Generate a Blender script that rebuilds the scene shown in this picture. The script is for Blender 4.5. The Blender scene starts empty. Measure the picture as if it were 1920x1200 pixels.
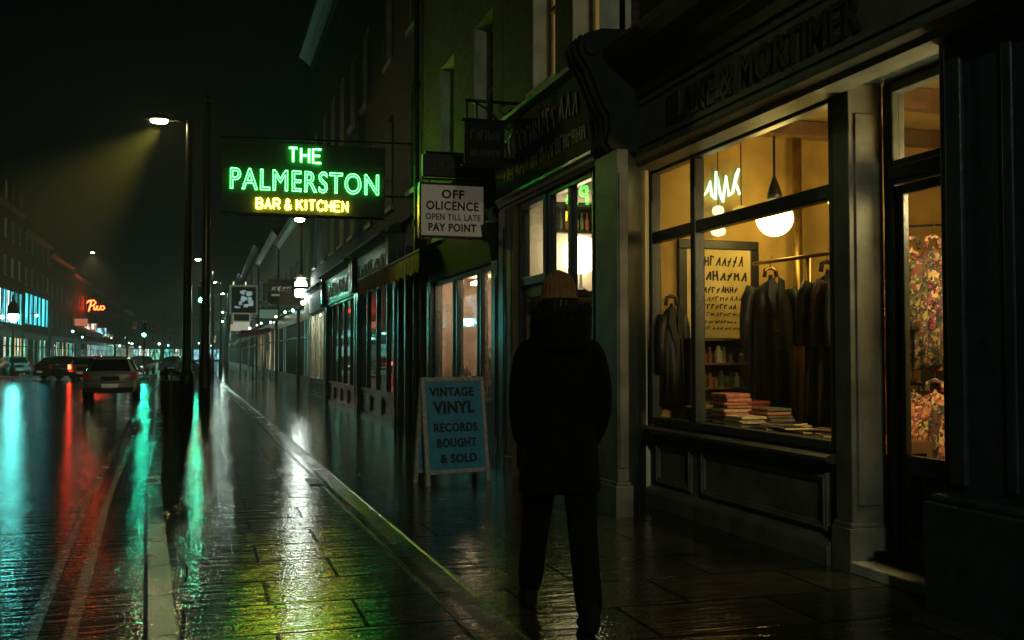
import bpy, bmesh, math, random
from mathutils import Vector, Matrix
R = math.radians
rng = random.Random(11)
S = bpy.context.scene
COL = S.collection

# ------------------------------------------------------------------ camera, sky, exposure
cd = bpy.data.cameras.new("camera"); cam = bpy.data.objects.new("camera", cd); COL.objects.link(cam)
cd.sensor_width = 36.0; cd.lens = 1900.0 / 1920.0 * 36.0; cd.clip_start = 0.05; cd.clip_end = 900
cam.location = (0, 0, 1.4)
cam.rotation_euler = (R(90 + 2.02), 0, R(-16.828))
S.camera = cam
W = bpy.data.worlds.new("World"); S.world = W; W.use_nodes = True
W.node_tree.nodes["Background"].inputs[0].default_value = (0.0026, 0.0050, 0.0052, 1)
W.node_tree.nodes["Background"].inputs[1].default_value = 0.22
S.view_settings.view_transform = 'Standard'; S.view_settings.look = 'None'
S.view_settings.exposure = 0.35; S.view_settings.gamma = 1.0
S.cycles.max_bounces = 8; S.cycles.transparent_max_bounces = 16
S.cycles.volume_bounces = 0
S.cycles.sample_clamp_indirect = 4.0
S.cycles.use_denoising = True
S.cycles.caustics_reflective = False; S.cycles.caustics_refractive = False

# ------------------------------------------------------------------ materials
MATS = {}
def newmat(name):
    m = bpy.data.materials.new(name); m.use_nodes = True
    MATS[name] = m
    return m, m.node_tree.nodes, m.node_tree.links

def pm(name, col, rough=0.5, metal=0.0, var=0.25, scale=6.0, bump=0.0, bscale=40.0, spec=0.5, coat=0.0):
    m, N, L = newmat(name)
    b = N["Principled BSDF"]
    b.inputs["Roughness"].default_value = rough; b.inputs["Metallic"].default_value = metal
    b.inputs["Specular IOR Level"].default_value = spec
    b.inputs["Coat Weight"].default_value = coat
    tc = N.new("ShaderNodeTexCoord")
    if var > 0:
        nz = N.new("ShaderNodeTexNoise"); nz.inputs["Scale"].default_value = scale; nz.inputs["Detail"].default_value = 5
        L.new(tc.outputs["Object"], nz.inputs["Vector"])
        mr = N.new("ShaderNodeMapRange"); mr.inputs[1].default_value = 0.3; mr.inputs[2].default_value = 0.7
        mr.inputs[3].default_value = 1 - var; mr.inputs[4].default_value = 1 + var
        L.new(nz.outputs[0], mr.inputs[0])
        mx = N.new("ShaderNodeMix"); mx.data_type = 'RGBA'; mx.blend_type = 'MULTIPLY'; mx.inputs[0].default_value = 1
        mx.inputs[6].default_value = (*col, 1); L.new(mr.outputs[0], mx.inputs[7])
        L.new(mx.outputs[2], b.inputs["Base Color"])
    else:
        b.inputs["Base Color"].default_value = (*col, 1)
    if bump > 0:
        n2 = N.new("ShaderNodeTexNoise"); n2.inputs["Scale"].default_value = bscale; n2.inputs["Detail"].default_value = 3
        L.new(tc.outputs["Object"], n2.inputs["Vector"])
        bp = N.new("ShaderNodeBump"); bp.inputs["Strength"].default_value = bump; bp.inputs["Distance"].default_value = 0.01
        L.new(n2.outputs[0], bp.inputs["Height"]); L.new(bp.outputs[0], b.inputs["Normal"])
    return m

def em(name, col, strength):
    m, N, L = newmat(name)
    b = N["Principled BSDF"]
    b.inputs["Base Color"].default_value = (0.4, 0.4, 0.4, 1)
    b.inputs["Emission Color"].default_value = (*col, 1); b.inputs["Emission Strength"].default_value = strength
    return m

def brickmat(name, c1, c2, mortar):
    m, N, L = newmat(name)
    b = N["Principled BSDF"]; b.inputs["Roughness"].default_value = 0.75
    g = N.new("ShaderNodeNewGeometry"); sp = N.new("ShaderNodeSeparateXYZ"); L.new(g.outputs["Position"], sp.inputs[0])
    ad = N.new("ShaderNodeMath"); ad.operation = 'ADD'; L.new(sp.outputs[0], ad.inputs[0]); L.new(sp.outputs[1], ad.inputs[1])
    cb = N.new("ShaderNodeCombineXYZ"); L.new(ad.outputs[0], cb.inputs[0]); L.new(sp.outputs[2], cb.inputs[1])
    br = N.new("ShaderNodeTexBrick"); L.new(cb.outputs[0], br.inputs["Vector"])
    br.inputs["Color1"].default_value = (*c1, 1); br.inputs["Color2"].default_value = (*c2, 1); br.inputs["Mortar"].default_value = (*mortar, 1)
    br.inputs["Scale"].default_value = 1.0; br.inputs["Mortar Size"].default_value = 0.010
    br.inputs["Brick Width"].default_value = 0.235; br.inputs["Row Height"].default_value = 0.085
    nz = N.new("ShaderNodeTexNoise"); nz.inputs["Scale"].default_value = 1.3; nz.inputs["Detail"].default_value = 6
    L.new(g.outputs["Position"], nz.inputs["Vector"])
    mr = N.new("ShaderNodeMapRange"); mr.inputs[1].default_value = 0.3; mr.inputs[2].default_value = 0.7
    mr.inputs[3].default_value = 0.45; mr.inputs[4].default_value = 1.35; L.new(nz.outputs[0], mr.inputs[0])
    mx = N.new("ShaderNodeMix"); mx.data_type = 'RGBA'; mx.blend_type = 'MULTIPLY'; mx.inputs[0].default_value = 1
    L.new(br.outputs[0], mx.inputs[6]); L.new(mr.outputs[0], mx.inputs[7]); L.new(mx.outputs[2], b.inputs["Base Color"])
    bp = N.new("ShaderNodeBump"); bp.inputs["Strength"].default_value = 1.0; bp.inputs["Distance"].default_value = 0.02; bp.invert = True
    L.new(br.outputs["Fac"], bp.inputs["Height"]); L.new(bp.outputs[0], b.inputs["Normal"])
    return m

def wetmat(name, base, slab=None, r0=0.1, r1=0.3, grain=0.5, gscale=130.0, wave=0.15, worn=False):
    """rain-wet paving or asphalt: dark base, glossy film, grain bump, optional slab joints"""
    m, N, L = newmat(name)
    b = N["Principled BSDF"]; b.inputs["IOR"].default_value = 1.75
    g = N.new("ShaderNodeNewGeometry")
    n1 = N.new("ShaderNodeTexNoise"); n1.inputs["Scale"].default_value = 0.9; n1.inputs["Detail"].default_value = 6; n1.inputs["Roughness"].default_value = 0.6
    L.new(g.outputs["Position"], n1.inputs["Vector"])
    rr = N.new("ShaderNodeMapRange"); rr.inputs[1].default_value = 0.35; rr.inputs[2].default_value = 0.65
    rr.inputs[3].default_value = r0; rr.inputs[4].default_value = r1; L.new(n1.outputs[0], rr.inputs[0])
    n3 = N.new("ShaderNodeTexNoise"); n3.inputs["Scale"].default_value = 7; n3.inputs["Detail"].default_value = 8
    L.new(g.outputs["Position"], n3.inputs["Vector"])
    cr = N.new("ShaderNodeMapRange"); cr.inputs[1].default_value = 0.3; cr.inputs[2].default_value = 0.7
    cr.inputs[3].default_value = 0.55; cr.inputs[4].default_value = 1.4; L.new(n3.outputs[0], cr.inputs[0])
    mx = N.new("ShaderNodeMix"); mx.data_type = 'RGBA'; mx.blend_type = 'MULTIPLY'; mx.inputs[0].default_value = 1
    mx.inputs[6].default_value = (*base, 1); L.new(cr.outputs[0], mx.inputs[7])
    colout = mx.outputs[2]
    if worn:
        n6 = N.new("ShaderNodeTexNoise"); n6.inputs["Scale"].default_value = 11; n6.inputs["Detail"].default_value = 8; n6.inputs["Roughness"].default_value = 0.7
        L.new(g.outputs["Position"], n6.inputs["Vector"])
        wm = N.new("ShaderNodeMapRange"); wm.inputs[1].default_value = 0.48; wm.inputs[2].default_value = 0.62; L.new(n6.outputs[0], wm.inputs[0])
        mw = N.new("ShaderNodeMix"); mw.data_type = 'RGBA'; L.new(wm.outputs[0], mw.inputs[0]); mw.inputs[6].default_value = (0.012, 0.012, 0.011, 1); L.new(colout, mw.inputs[7]); colout = mw.outputs[2]
    # grain + gentle waviness
    n2 = N.new("ShaderNodeTexNoise"); n2.inputs["Scale"].default_value = gscale; n2.inputs["Detail"].default_value = 2
    L.new(g.outputs["Position"], n2.inputs["Vector"])
    n4 = N.new("ShaderNodeTexNoise"); n4.inputs["Scale"].default_value = 6; n4.inputs["Detail"].default_value = 3
    mp = N.new("ShaderNodeMapping"); mp.inputs["Scale"].default_value = (0.32, 2.3, 1)
    L.new(g.outputs["Position"], mp.inputs["Vector"]); L.new(mp.outputs[0], n4.inputs["Vector"])
    b1 = N.new("ShaderNodeBump"); b1.inputs["Distance"].default_value = 0.03
    L.new(n4.outputs[0], b1.inputs["Height"])
    ws = N.new("ShaderNodeMapRange"); ws.inputs[1].default_value = 0.36; ws.inputs[2].default_value = 0.64; ws.inputs[3].default_value = wave * 1.35; ws.inputs[4].default_value = wave * 0.5
    L.new(n1.outputs[0], ws.inputs[0]); L.new(ws.outputs[0], b1.inputs["Strength"])
    gm = N.new("ShaderNodeMath"); gm.operation = 'MULTIPLY'; L.new(n1.outputs[0], gm.inputs[0]); gm.inputs[1].default_value = grain * 2
    b2 = N.new("ShaderNodeBump"); L.new(gm.outputs[0], b2.inputs["Strength"]); b2.inputs["Distance"].default_value = 0.004
    L.new(n2.outputs[0], b2.inputs["Height"]); L.new(b1.outputs[0], b2.inputs["Normal"])
    nout = b2.outputs[0]
    # thin-film wetness: soaked areas mirror the lights, drained patches stay duller
    n5 = N.new("ShaderNodeTexNoise"); n5.inputs["Scale"].default_value = 0.55; n5.inputs["Detail"].default_value = 7; n5.inputs["Roughness"].default_value = 0.62
    mp5 = N.new("ShaderNodeMapping"); mp5.inputs["Location"].default_value = (3.1, 1.7, 0); L.new(g.outputs["Position"], mp5.inputs["Vector"]); L.new(mp5.outputs[0], n5.inputs["Vector"])
    wt = N.new("ShaderNodeMapRange"); wt.inputs[1].default_value = 0.36; wt.inputs[2].default_value = 0.56; wt.inputs[3].default_value = 0.22; wt.inputs[4].default_value = 1.0; L.new(n5.outputs[0], wt.inputs[0])
    specout = wt.outputs[0]; roughout = rr.outputs[0]
    if slab:
        mp2 = N.new("ShaderNodeMapping"); mp2.inputs["Location"].default_value = (slab[2], slab[3], 0); mp2.inputs["Rotation"].default_value = (0, 0, R(slab[4]))
        L.new(g.outputs["Position"], mp2.inputs["Vector"])
        br = N.new("ShaderNodeTexBrick"); L.new(mp2.outputs[0], br.inputs["Vector"])
        br.inputs["Scale"].default_value = 1; br.inputs["Brick Width"].default_value = slab[0]; br.inputs["Row Height"].default_value = slab[1]
        br.inputs["Mortar Size"].default_value = 0.014; br.inputs["Mortar Smooth"].default_value = 0.4
        br.inputs["Color1"].default_value = (0.6, 0.6, 0.6, 1); br.inputs["Color2"].default_value = (1.25, 1.2, 1.1, 1); br.inputs["Mortar"].default_value = (0.25, 0.25, 0.25, 1)
        m2 = N.new("ShaderNodeMix"); m2.data_type = 'RGBA'; m2.blend_type = 'MULTIPLY'; m2.inputs[0].default_value = 1
        L.new(colout, m2.inputs[6]); L.new(br.outputs[0], m2.inputs[7]); colout = m2.outputs[2]
        b3 = N.new("ShaderNodeBump"); b3.invert = True; b3.inputs["Strength"].default_value = 0.9; b3.inputs["Distance"].default_value = 0.012
        L.new(br.outputs["Fac"], b3.inputs["Height"]); L.new(nout, b3.inputs["Normal"]); nout = b3.outputs[0]
        jm_ = N.new("ShaderNodeMath"); jm_.operation = 'MULTIPLY_ADD'; jm_.inputs[1].default_value = -0.92; jm_.inputs[2].default_value = 1.0; L.new(br.outputs["Fac"], jm_.inputs[0])
        js = N.new("ShaderNodeMath"); js.operation = 'MULTIPLY'; L.new(jm_.outputs[0], js.inputs[0]); L.new(specout, js.inputs[1])
        sc_ = N.new("ShaderNodeSeparateColor"); L.new(br.outputs[0], sc_.inputs[0])
        jr = N.new("ShaderNodeMath"); jr.operation = 'MULTIPLY'; jr.use_clamp = True; L.new(js.outputs[0], jr.inputs[0]); L.new(sc_.outputs[0], jr.inputs[1]); specout = jr.outputs[0]
        rm_ = N.new("ShaderNodeMath"); rm_.operation = 'MULTIPLY'; L.new(sc_.outputs[0], rm_.inputs[0]); L.new(roughout, rm_.inputs[1]); roughout = rm_.outputs[0]
    L.new(colout, b.inputs["Base Color"]); L.new(nout, b.inputs["Normal"]); L.new(specout, b.inputs["Specular IOR Level"]); L.new(roughout, b.inputs["Roughness"])
    return m

def glassmat(name, tint=(1, 1, 1), refl=1.0, rough=0.02, dirt=0.0):
    m, N, L = newmat(name)
    N.remove(N["Principled BSDF"]); out = N["Material Output"]
    t = N.new("ShaderNodeBsdfTransparent"); t.inputs[0].default_value = (*tint, 1)
    gl = N.new("ShaderNodeBsdfGlossy"); gl.inputs["Roughness"].default_value = rough
    fr = N.new("ShaderNodeLayerWeight"); fr.inputs[0].default_value = 0.5
    pw = N.new("ShaderNodeMath"); pw.operation = 'POWER'; pw.inputs[1].default_value = 4.0; L.new(fr.outputs["Facing"], pw.inputs[0])
    ml = N.new("ShaderNodeMath"); ml.operation = 'MULTIPLY_ADD'; ml.inputs[1].default_value = 0.85 * refl; ml.inputs[2].default_value = 0.035 * refl; ml.use_clamp = True
    L.new(pw.outputs[0], ml.inputs[0])
    mx = N.new("ShaderNodeMixShader"); L.new(ml.outputs[0], mx.inputs[0]); L.new(t.outputs[0], mx.inputs[1]); L.new(gl.outputs[0], mx.inputs[2])
    last = mx.outputs[0]
    if dirt > 0:
        nz = N.new("ShaderNodeTexNoise"); nz.inputs["Scale"].default_value = 45; nz.inputs["Detail"].default_value = 4
        tc = N.new("ShaderNodeTexCoord"); L.new(tc.outputs["Object"], nz.inputs["Vector"])
        mr = N.new("ShaderNodeMapRange"); mr.inputs[1].default_value = 0.5; mr.inputs[2].default_value = 0.8; mr.inputs[3].default_value = 0; mr.inputs[4].default_value = dirt
        L.new(nz.outputs[0], mr.inputs[0])
        tr = N.new("ShaderNodeBsdfTranslucent"); tr.inputs[0].default_value = (0.8, 0.8, 0.8, 1)
        m2 = N.new("ShaderNodeMixShader"); L.new(mr.outputs[0], m2.inputs[0]); L.new(last, m2.inputs[1]); L.new(tr.outputs[0], m2.inputs[2]); last = m2.outputs[0]
    L.new(last, out.inputs[0])
    return m

brick = brickmat("brick_stock", (0.095, 0.04, 0.02), (0.025, 0.012, 0.008), (0.015, 0.014, 0.012))
brick2 = brickmat("brick_brown", (0.11, 0.07, 0.04), (0.03, 0.02, 0.015), (0.012, 0.011, 0.010))
stone = pm("painted_stone", (0.42, 0.42, 0.35), 0.6, var=0.3, scale=5, bump=0.3)
reveal = pm("reveal_paint", (0.50, 0.50, 0.43), 0.55, var=0.25, scale=4, bump=0.2)
woodblk = pm("dark_shop_paint", (0.018, 0.030, 0.034), 0.28, var=0.35, scale=9, bump=0.25, bscale=25)
woodmatte = pm("dull_black_paint", (0.010, 0.014, 0.014), 0.7, var=0.4, scale=7, bump=0.3, spec=0.25)
woodteal = pm("teal_black_paint", (0.02, 0.045, 0.05), 0.25, var=0.3, scale=9, bump=0.2, bscale=30)
blake = pm("grey_green_paint", (0.105, 0.113, 0.098), 0.5, var=0.42, scale=4, bump=0.25, bscale=30)
blakedk = pm("grey_green_frame", (0.042, 0.050, 0.046), 0.35, var=0.25, scale=8, bump=0.2)
blackp = pm("black_letter_paint", (0.008, 0.008, 0.008), 0.4, var=0.2)
iron = pm("black_iron", (0.015, 0.016, 0.017), 0.32, metal=0.2, var=0.3, scale=14, bump=0.2)
galv = pm("column_paint", (0.010, 0.011, 0.011), 0.3, metal=0.3, var=0.3, scale=10)
lead = pm("lead_grey", (0.03, 0.032, 0.03), 0.5, var=0.35, scale=5, bump=0.3)
slate = pm("roof_slate", (0.05, 0.052, 0.055), 0.5, var=0.4, scale=8, bump=0.4)
plaster = pm("ochre_plaster", (0.46, 0.29, 0.075), 0.85, var=0.3, scale=2.5, bump=0.15)
plasterw = pm("cream_plaster", (0.72, 0.66, 0.52), 0.85, var=0.15, scale=2.5)
ceilm = pm("stained_ceiling", (0.30, 0.19, 0.06), 0.9, var=0.45, scale=1.6)
timber = pm("brown_timber", (0.12, 0.065, 0.03), 0.5, var=0.35, scale=7, bump=0.2)
floorm = pm("shop_floor", (0.10, 0.065, 0.04), 0.5, var=0.3)
cream = pm("cream_sign", (0.60, 0.54, 0.42), 0.6, var=0.12, scale=4)
q = cream.node_tree.nodes["Principled BSDF"]; q.inputs["Emission Color"].default_value = (1, .86, .62, 1); q.inputs["Emission Strength"].default_value = 0.045   # faint glow added to the board so its face reads brighter
paper = pm("aged_paper", (0.72, 0.54, 0.20), 0.8, var=0.12, scale=6)
ink = pm("ink", (0.03, 0.025, 0.02), 0.7, var=0.2)
tealboard = pm("teal_board", (0.07, 0.33, 0.50), 0.5, var=0.15, scale=10)
rawwood = pm("pale_raw_wood", (0.46, 0.44, 0.38), 0.6, var=0.3, scale=18, bump=0.2)
glass = glassmat("shop_glass", (0.93, 0.95, 0.93), 0.7, 0.015)
glassd = glassmat("dark_glass", (0.75, 0.8, 0.8), 1.8, 0.03)
glasswet = glassmat("beaded_glass", (0.9, 0.9, 0.88), 0.6, 0.03, dirt=0.5)
darkroom = pm("dark_room", (0.012, 0.014, 0.015), 0.7, var=0.3)
curtain = pm("grey_curtain", (0.16, 0.16, 0.14), 0.9, var=0.3, scale=12)
brass = pm("dull_brass", (0.42, 0.28, 0.08), 0.32, metal=0.9, var=0.25, scale=12)

# ------------------------------------------------------------------ mesh helpers
def wpos(o):
    p = Vector((0, 0, 0))
    while o is not None:
        p += o.location; o = o.parent
    return p

SHIFT = Vector((0, 0, 0))     # moves a whole group of fittings as it is built
class MB:
    def __init__(s): s.v = []; s.f = []; s.m = []
    def add(s, vs, fs, mi=0):
        k = len(s.v); s.v += [tuple(v) for v in vs]
        for f in fs: s.f.append([i + k for i in f]); s.m.append(mi)
        return s
    def box(s, x0, x1, y0, y1, z0, z1, mi=0):
        vs = [(x0, y0, z0), (x1, y0, z0), (x1, y1, z0), (x0, y1, z0), (x0, y0, z1), (x1, y0, z1), (x1, y1, z1), (x0, y1, z1)]
        return s.add(vs, [(0, 3, 2, 1), (4, 5, 6, 7), (0, 1, 5, 4), (1, 2, 6, 5), (2, 3, 7, 6), (3, 0, 4, 7)], mi)
    def fbox(s, P, a0, a1, d0, d1, z0, z1, mi=0):
        vs = [P(a, d, z) for z in (z0, z1) for (a, d) in ((a0, d0), (a1, d0), (a1, d1), (a0, d1))]
        return s.add(vs, [(0, 3, 2, 1), (4, 5, 6, 7), (0, 1, 5, 4), (1, 2, 6, 5), (2, 3, 7, 6), (3, 0, 4, 7)], mi)
    def prism(s, pts, z0, z1, mi=0):
        n = len(pts)
        vs = [(x, y, z0) for x, y in pts] + [(x, y, z1) for x, y in pts]
        return s.add(vs, [list(range(n))[::-1], list(range(n, 2 * n))] + [(i, (i + 1) % n, n + (i + 1) % n, n + i) for i in range(n)], mi)
    def ext(s, P, prof, a0, a1, mi=0):
        """profile [(d,z)] extruded along the facade from a0 to a1"""
        n = len(prof)
        vs = [P(a0, d, z) for d, z in prof] + [P(a1, d, z) for d, z in prof]
        return s.add(vs, [list(range(n))[::-1], list(range(n, 2 * n))] + [(i, (i + 1) % n, n + (i + 1) % n, n + i) for i in range(n)], mi)
    def quad(s, a, b, c, d, mi=0): return s.add([a, b, c, d], [(0, 1, 2, 3)], mi)
    def tube(s, pts, r, n=8, mi=0, cap=True):
        pts = [Vector(p) for p in pts]; rs = r if isinstance(r, (list, tuple)) else [r] * len(pts)
        vs = []; up = None
        for i, p in enumerate(pts):
            t = (pts[min(i + 1, len(pts) - 1)] - pts[max(i - 1, 0)])
            if t.length < 1e-9: t = Vector((0, 0, 1))
            t.normalize()
            if up is None or abs(t.dot(up)) > 0.99: up = Vector((0, 0, 1)) if abs(t.z) < 0.9 else Vector((1, 0, 0))
            a = t.cross(up).normalized(); b2 = t.cross(a).normalized(); up = -b2 if False else a.cross(t)
            for k in range(n):
                w = 2 * math.pi * k / n
                vs.append(p + (a * math.cos(w) + b2 * math.sin(w)) * rs[i])
        fs = []
        for i in range(len(pts) - 1):
            for k in range(n):
                fs.append((i * n + k, i * n + (k + 1) % n, (i + 1) * n + (k + 1) % n, (i + 1) * n + k))
        if cap:
            fs.append(list(range(n))[::-1]); fs.append([(len(pts) - 1) * n + k for k in range(n)])
        return s.add(vs, fs, mi)
    def lathe(s, prof, c=(0, 0, 0), n=20, mi=0, sx=1.0, sy=1.0):
        c = Vector(c); vs = []; fs = []
        for r, z in prof:
            for k in range(n):
                w = 2 * math.pi * k / n
                vs.append((c.x + sx * r * math.cos(w), c.y + sy * r * math.sin(w), c.z + z))
        for i in range(len(prof) - 1):
            for k in range(n):
                fs.append((i * n + k, i * n + (k + 1) % n, (i + 1) * n + (k + 1) % n, (i + 1) * n + k))
        fs.append(list(range(n))[::-1]); fs.append([(len(prof) - 1) * n + k for k in range(n)])
        return s.add(vs, fs, mi)
    def rings(s, rings, mi=0, caps=True):
        n = len(rings[0]); vs = [p for r in rings for p in r]; fs = []
        for i in range(len(rings) - 1):
            for k in range(n):
                fs.append((i * n + k, i * n + (k + 1) % n, (i + 1) * n + (k + 1) % n, (i + 1) * n + k))
        if caps:
            fs.append(list(range(n))[::-1]); fs.append([(len(rings) - 1) * n + k for k in range(n)])
        return s.add(vs, fs, mi)
    def build(s, name, mats, parent=None, smooth=False, bevel=0.0, sub=0):
        if not isinstance(mats, (list, tuple)): mats = [mats]
        if SHIFT.length: s.v = [(v[0] + SHIFT.x, v[1] + SHIFT.y, v[2] + SHIFT.z) for v in s.v]
        me = bpy.data.meshes.new(name)
        if parent is not None: org = wpos(parent)
        else:
            xs = [v[0] for v in s.v]; ys = [v[1] for v in s.v]; zs = [v[2] for v in s.v]
            org = Vector(((min(xs) + max(xs)) / 2, (min(ys) + max(ys)) / 2, min(zs)))
        me.from_pydata([(v[0] - org.x, v[1] - org.y, v[2] - org.z) for v in s.v], [], s.f)
        for m in mats: me.materials.append(m)
        me.polygons.foreach_set("material_index", s.m)
        me.update()
        bm = bmesh.new(); bm.from_mesh(me); bmesh.ops.recalc_face_normals(bm, faces=bm.faces[:]); bm.to_mesh(me); bm.free()
        o = bpy.data.objects.new(name, me); COL.objects.link(o)
        if parent is not None: o.parent = parent
        else: o.location = org
        if smooth:
            for p in me.polygons: p.use_smooth = True
        if bevel > 0:
            bv = o.modifiers.new("bevel", 'BEVEL'); bv.width = bevel; bv.segments = 2; bv.limit_method = 'ANGLE'; bv.angle_limit = R(40)
        if sub:
            sb = o.modifiers.new("sub", 'SUBSURF'); sb.levels = sub; sb.render_levels = sub
        return o

def tag(o, label=None, cat=None, group=None, kind=None):
    if label: o["label"] = label
    if cat: o["category"] = cat
    if group: o["group"] = group
    if kind: o["kind"] = kind
    return o
def thing(name, label, cat, loc=(0, 0, 0), group=None, rz=0.0):
    o = bpy.data.objects.new(name, None); COL.objects.link(o); o.location = Vector(loc) + SHIFT; o.rotation_euler = (0, 0, rz)
    o.empty_display_size = 0.2
    return tag(o, label, cat, group)
def copy_tree(o, parent=None):
    c = o.copy(); COL.objects.link(c)
    if parent is not None: c.parent = parent
    for ch in o.children: copy_tree(ch, c)
    return c

# lettering: default font outlines turned into flat meshes
def glyphs(body, offset=0.0, spacing=1.0, extrude=0.0, outline=0.0):
    cu = bpy.data.curves.new("lettering", 'FONT'); cu.body = body; cu.align_x = 'LEFT'; cu.size = 1.0
    cu.offset = offset; cu.space_character = spacing; cu.extrude = extrude; cu.resolution_u = 4
    if outline > 0: cu.fill_mode = 'NONE'; cu.bevel_depth = outline; cu.bevel_resolution = 1
    ob = bpy.data.objects.new("lettering", cu); COL.objects.link(ob)
    dg = bpy.context.evaluated_depsgraph_get(); dg.update()
    me = bpy.data.meshes.new_from_object(ob.evaluated_get(dg))
    vs = [tuple(v.co) for v in me.vertices]; fs = [tuple(p.vertices) for p in me.polygons]
    bpy.data.objects.remove(ob); bpy.data.curves.remove(cu); bpy.data.meshes.remove(me)
    return vs, fs
def put_text(mb, body, o, ux, uy, w, h, offset=0.0, spacing=1.0, depth=0.006, outline=0.0, mi=0):
    """text fitted into width w and cap height h, lower left corner at o"""
    ex = 0.5
    vs, fs = glyphs(body, offset, spacing, 0.0 if outline else ex, outline)
    x0 = min(v[0] for v in vs); x1 = max(v[0] for v in vs); y0 = min(v[1] for v in vs); y1 = max(v[1] for v in vs)
    ux = Vector(ux); uy = Vector(uy); un = ux.cross(uy); o = Vector(o)
    sx = w / (x1 - x0); sy = h / (y1 - y0); sz = (sy if outline else depth)
    mb.add([o + ux * ((v[0] - x0) * sx) + uy * ((v[1] - y0) * sy) + un * (v[2] * sz) for v in vs], fs, mi)
def scribble(mb, o, ux, uy, w, h, n, rg, t=0.02, depth=0.006, mi=0):
    """unreadable worn lettering: a row of uneven upright and slanted strokes"""
    ux = Vector(ux); uy = Vector(uy); un = ux.cross(uy); o = Vector(o)
    for i in range(n):
        x = w * (i + 0.2) / n; cw = w / n * 0.62
        kind = rg.randrange(5)
        def st(xa, ya, xb, yb):
            a = o + ux * xa + uy * ya; b = o + ux * xb + uy * yb
            d = (b - a).normalized(); s_ = d.cross(un).normalized() * t / 2
            mb.add([a - s_ + un * depth, a + s_ + un * depth, b + s_ + un * depth, b - s_ + un * depth, a - s_, a + s_, b + s_, b - s_],
                   [(0, 1, 2, 3), (4, 7, 6, 5), (0, 4, 5, 1), (2, 6, 7, 3), (1, 5, 6, 2), (0, 3, 7, 4)], mi)
        hh = h * rg.uniform(0.75, 1.0); y0 = h * rg.uniform(0, 0.12)
        if kind in (0, 1, 3): st(x, y0, x + rg.uniform(-.1, .1) * cw, hh)
        if kind in (1, 2): st(x + cw, y0, x + cw * rg.uniform(.7, 1), hh)
        if kind in (2, 4): st(x, y0, x + cw, hh)
        if kind in (0, 3): st(x, hh, x + cw, hh * rg.uniform(.85, 1))
        if kind in (1, 4): st(x, h * .5, x + cw * .9, h * rg.uniform(.4, .6))

# ------------------------------------------------------------------ ground
KERB = [(-22, 1.15), (5.4, -.29), (12.2, -.64), (15.5, -.74), (27.4, -1.18), (41.5, -1.66), (60, -2.0), (150, -2.6), (318, -3.2)]
def kx(y):
    for (y0, x0), (y1, x1) in zip(KERB, KERB[1:]):
        if y <= y1: return x0 + (x1 - x0) * (y - y0) / (y1 - y0)
    return KERB[-1][1]
ZR = -0.11
asphalt = wetmat("wet_asphalt", (0.010, 0.010, 0.010), None, 0.03, 0.085, 0.55, 52.0, 0.25)
flags = wetmat("wet_flagstones", (0.026, 0.024, 0.018), (0.92, 0.62, 0.10, 0.30, 0), 0.025, 0.085, 0.42, 52.0, 0.27)
kerbm = wetmat("wet_kerbstone", (0.035, 0.032, 0.024), (60.0, 0.9, 3.0, 0.0, 0), 0.16, 0.34, 0.7, 60.0, 0.10)
chanm = wetmat("wet_channel", (0.02, 0.02, 0.02), None, 0.12, 0.3, 0.9, 60.0, 0.25)
yellowp = wetmat("wet_yellow_paint", (0.24, 0.17, 0.015), None, 0.12, 0.28, 1.0, 60.0, 0.25, worn=True)

def strip(mb, off0, off1, z, ys, mi=0):
    for a, b in zip(ys, ys[1:]):
        mb.quad((kx(a) + off0, a, z), (kx(a) + off1, a, z), (kx(b) + off1, b, z), (kx(b) + off0, b, z), mi)
ys = [-22, -10, 0] + [5.4 + 0.0, 8, 10, 12.2, 14, 15.5, 20, 27.4, 34, 41.5, 50, 60, 90, 150, 220, 318]
m = MB(); m.quad((-50, -24, ZR), (30, -24, ZR), (30, 320, ZR), (-50, 320, ZR))
tag(m.build("road", asphalt), kind="structure")
m = MB()
for a, b in zip(ys, ys[1:]):
    m.quad((kx(a) + .17, a, 0), (12, a, 0), (12, b, 0), (kx(b) + .17, b, 0))
m.box(12, 28, -22, 318, ZR, 0)
tag(m.build("pavement", flags), kind="structure")
m = MB()
for a, b in zip(ys, ys[1:]):
    pa = [(kx(a), a, ZR - .05), (kx(a) + .012, a, -.012), (kx(a) + .03, a, .004), (kx(a) + .168, a, .004), (kx(a) + .168, a, ZR - .05)]
    pb = [(kx(b), b, ZR - .05), (kx(b) + .012, b, -.012), (kx(b) + .03, b, .004), (kx(b) + .168, b, .004), (kx(b) + .168, b, ZR - .05)]
    m.rings([pa, pb])
tag(m.build("kerb", kerbm), kind="structure")
# drainage channel strip running along the paving, two raised granite edges
def chx(y): return 1.56 - 0.0135 * (y - 4.8) if y < 58 else 0.84
m = MB(); yc = [-20, 0, 5, 10, 20, 40, 58, 120]
for a, b in zip(yc, yc[1:]):
    m.rings([[(chx(a) - .27, a, -.03), (chx(a) - .27, a, .006), (chx(a) - .245, a, .006), (chx(a) - .235, a, -.001), (chx(a) - .035, a, .002), (chx(a) - .02, a, .006), (chx(a), a, .006), (chx(a), a, -.03)],
             [(chx(b) - .27, b, -.03), (chx(b) - .27, b, .006), (chx(b) - .245, b, .006), (chx(b) - .235, b, -.001), (chx(b) - .035, b, .002), (chx(b) - .02, b, .006), (chx(b), b, .006), (chx(b), b, -.03)]])
tag(m.build("drain_channel", chanm), kind="structure")
m = MB(); yy = [-20, 0, 5.5, 8, 11.4, 15, 18.9, 24, 30, 41, 60]
def off(y): return max(0.26, 0.5 - 0.0 * y)
strip(m, -.40, -.325, ZR + .004, yy); strip(m, -.60, -.525, ZR + .004, yy)
tag(m.build("road_marking", yellowp), kind="structure")
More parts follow.
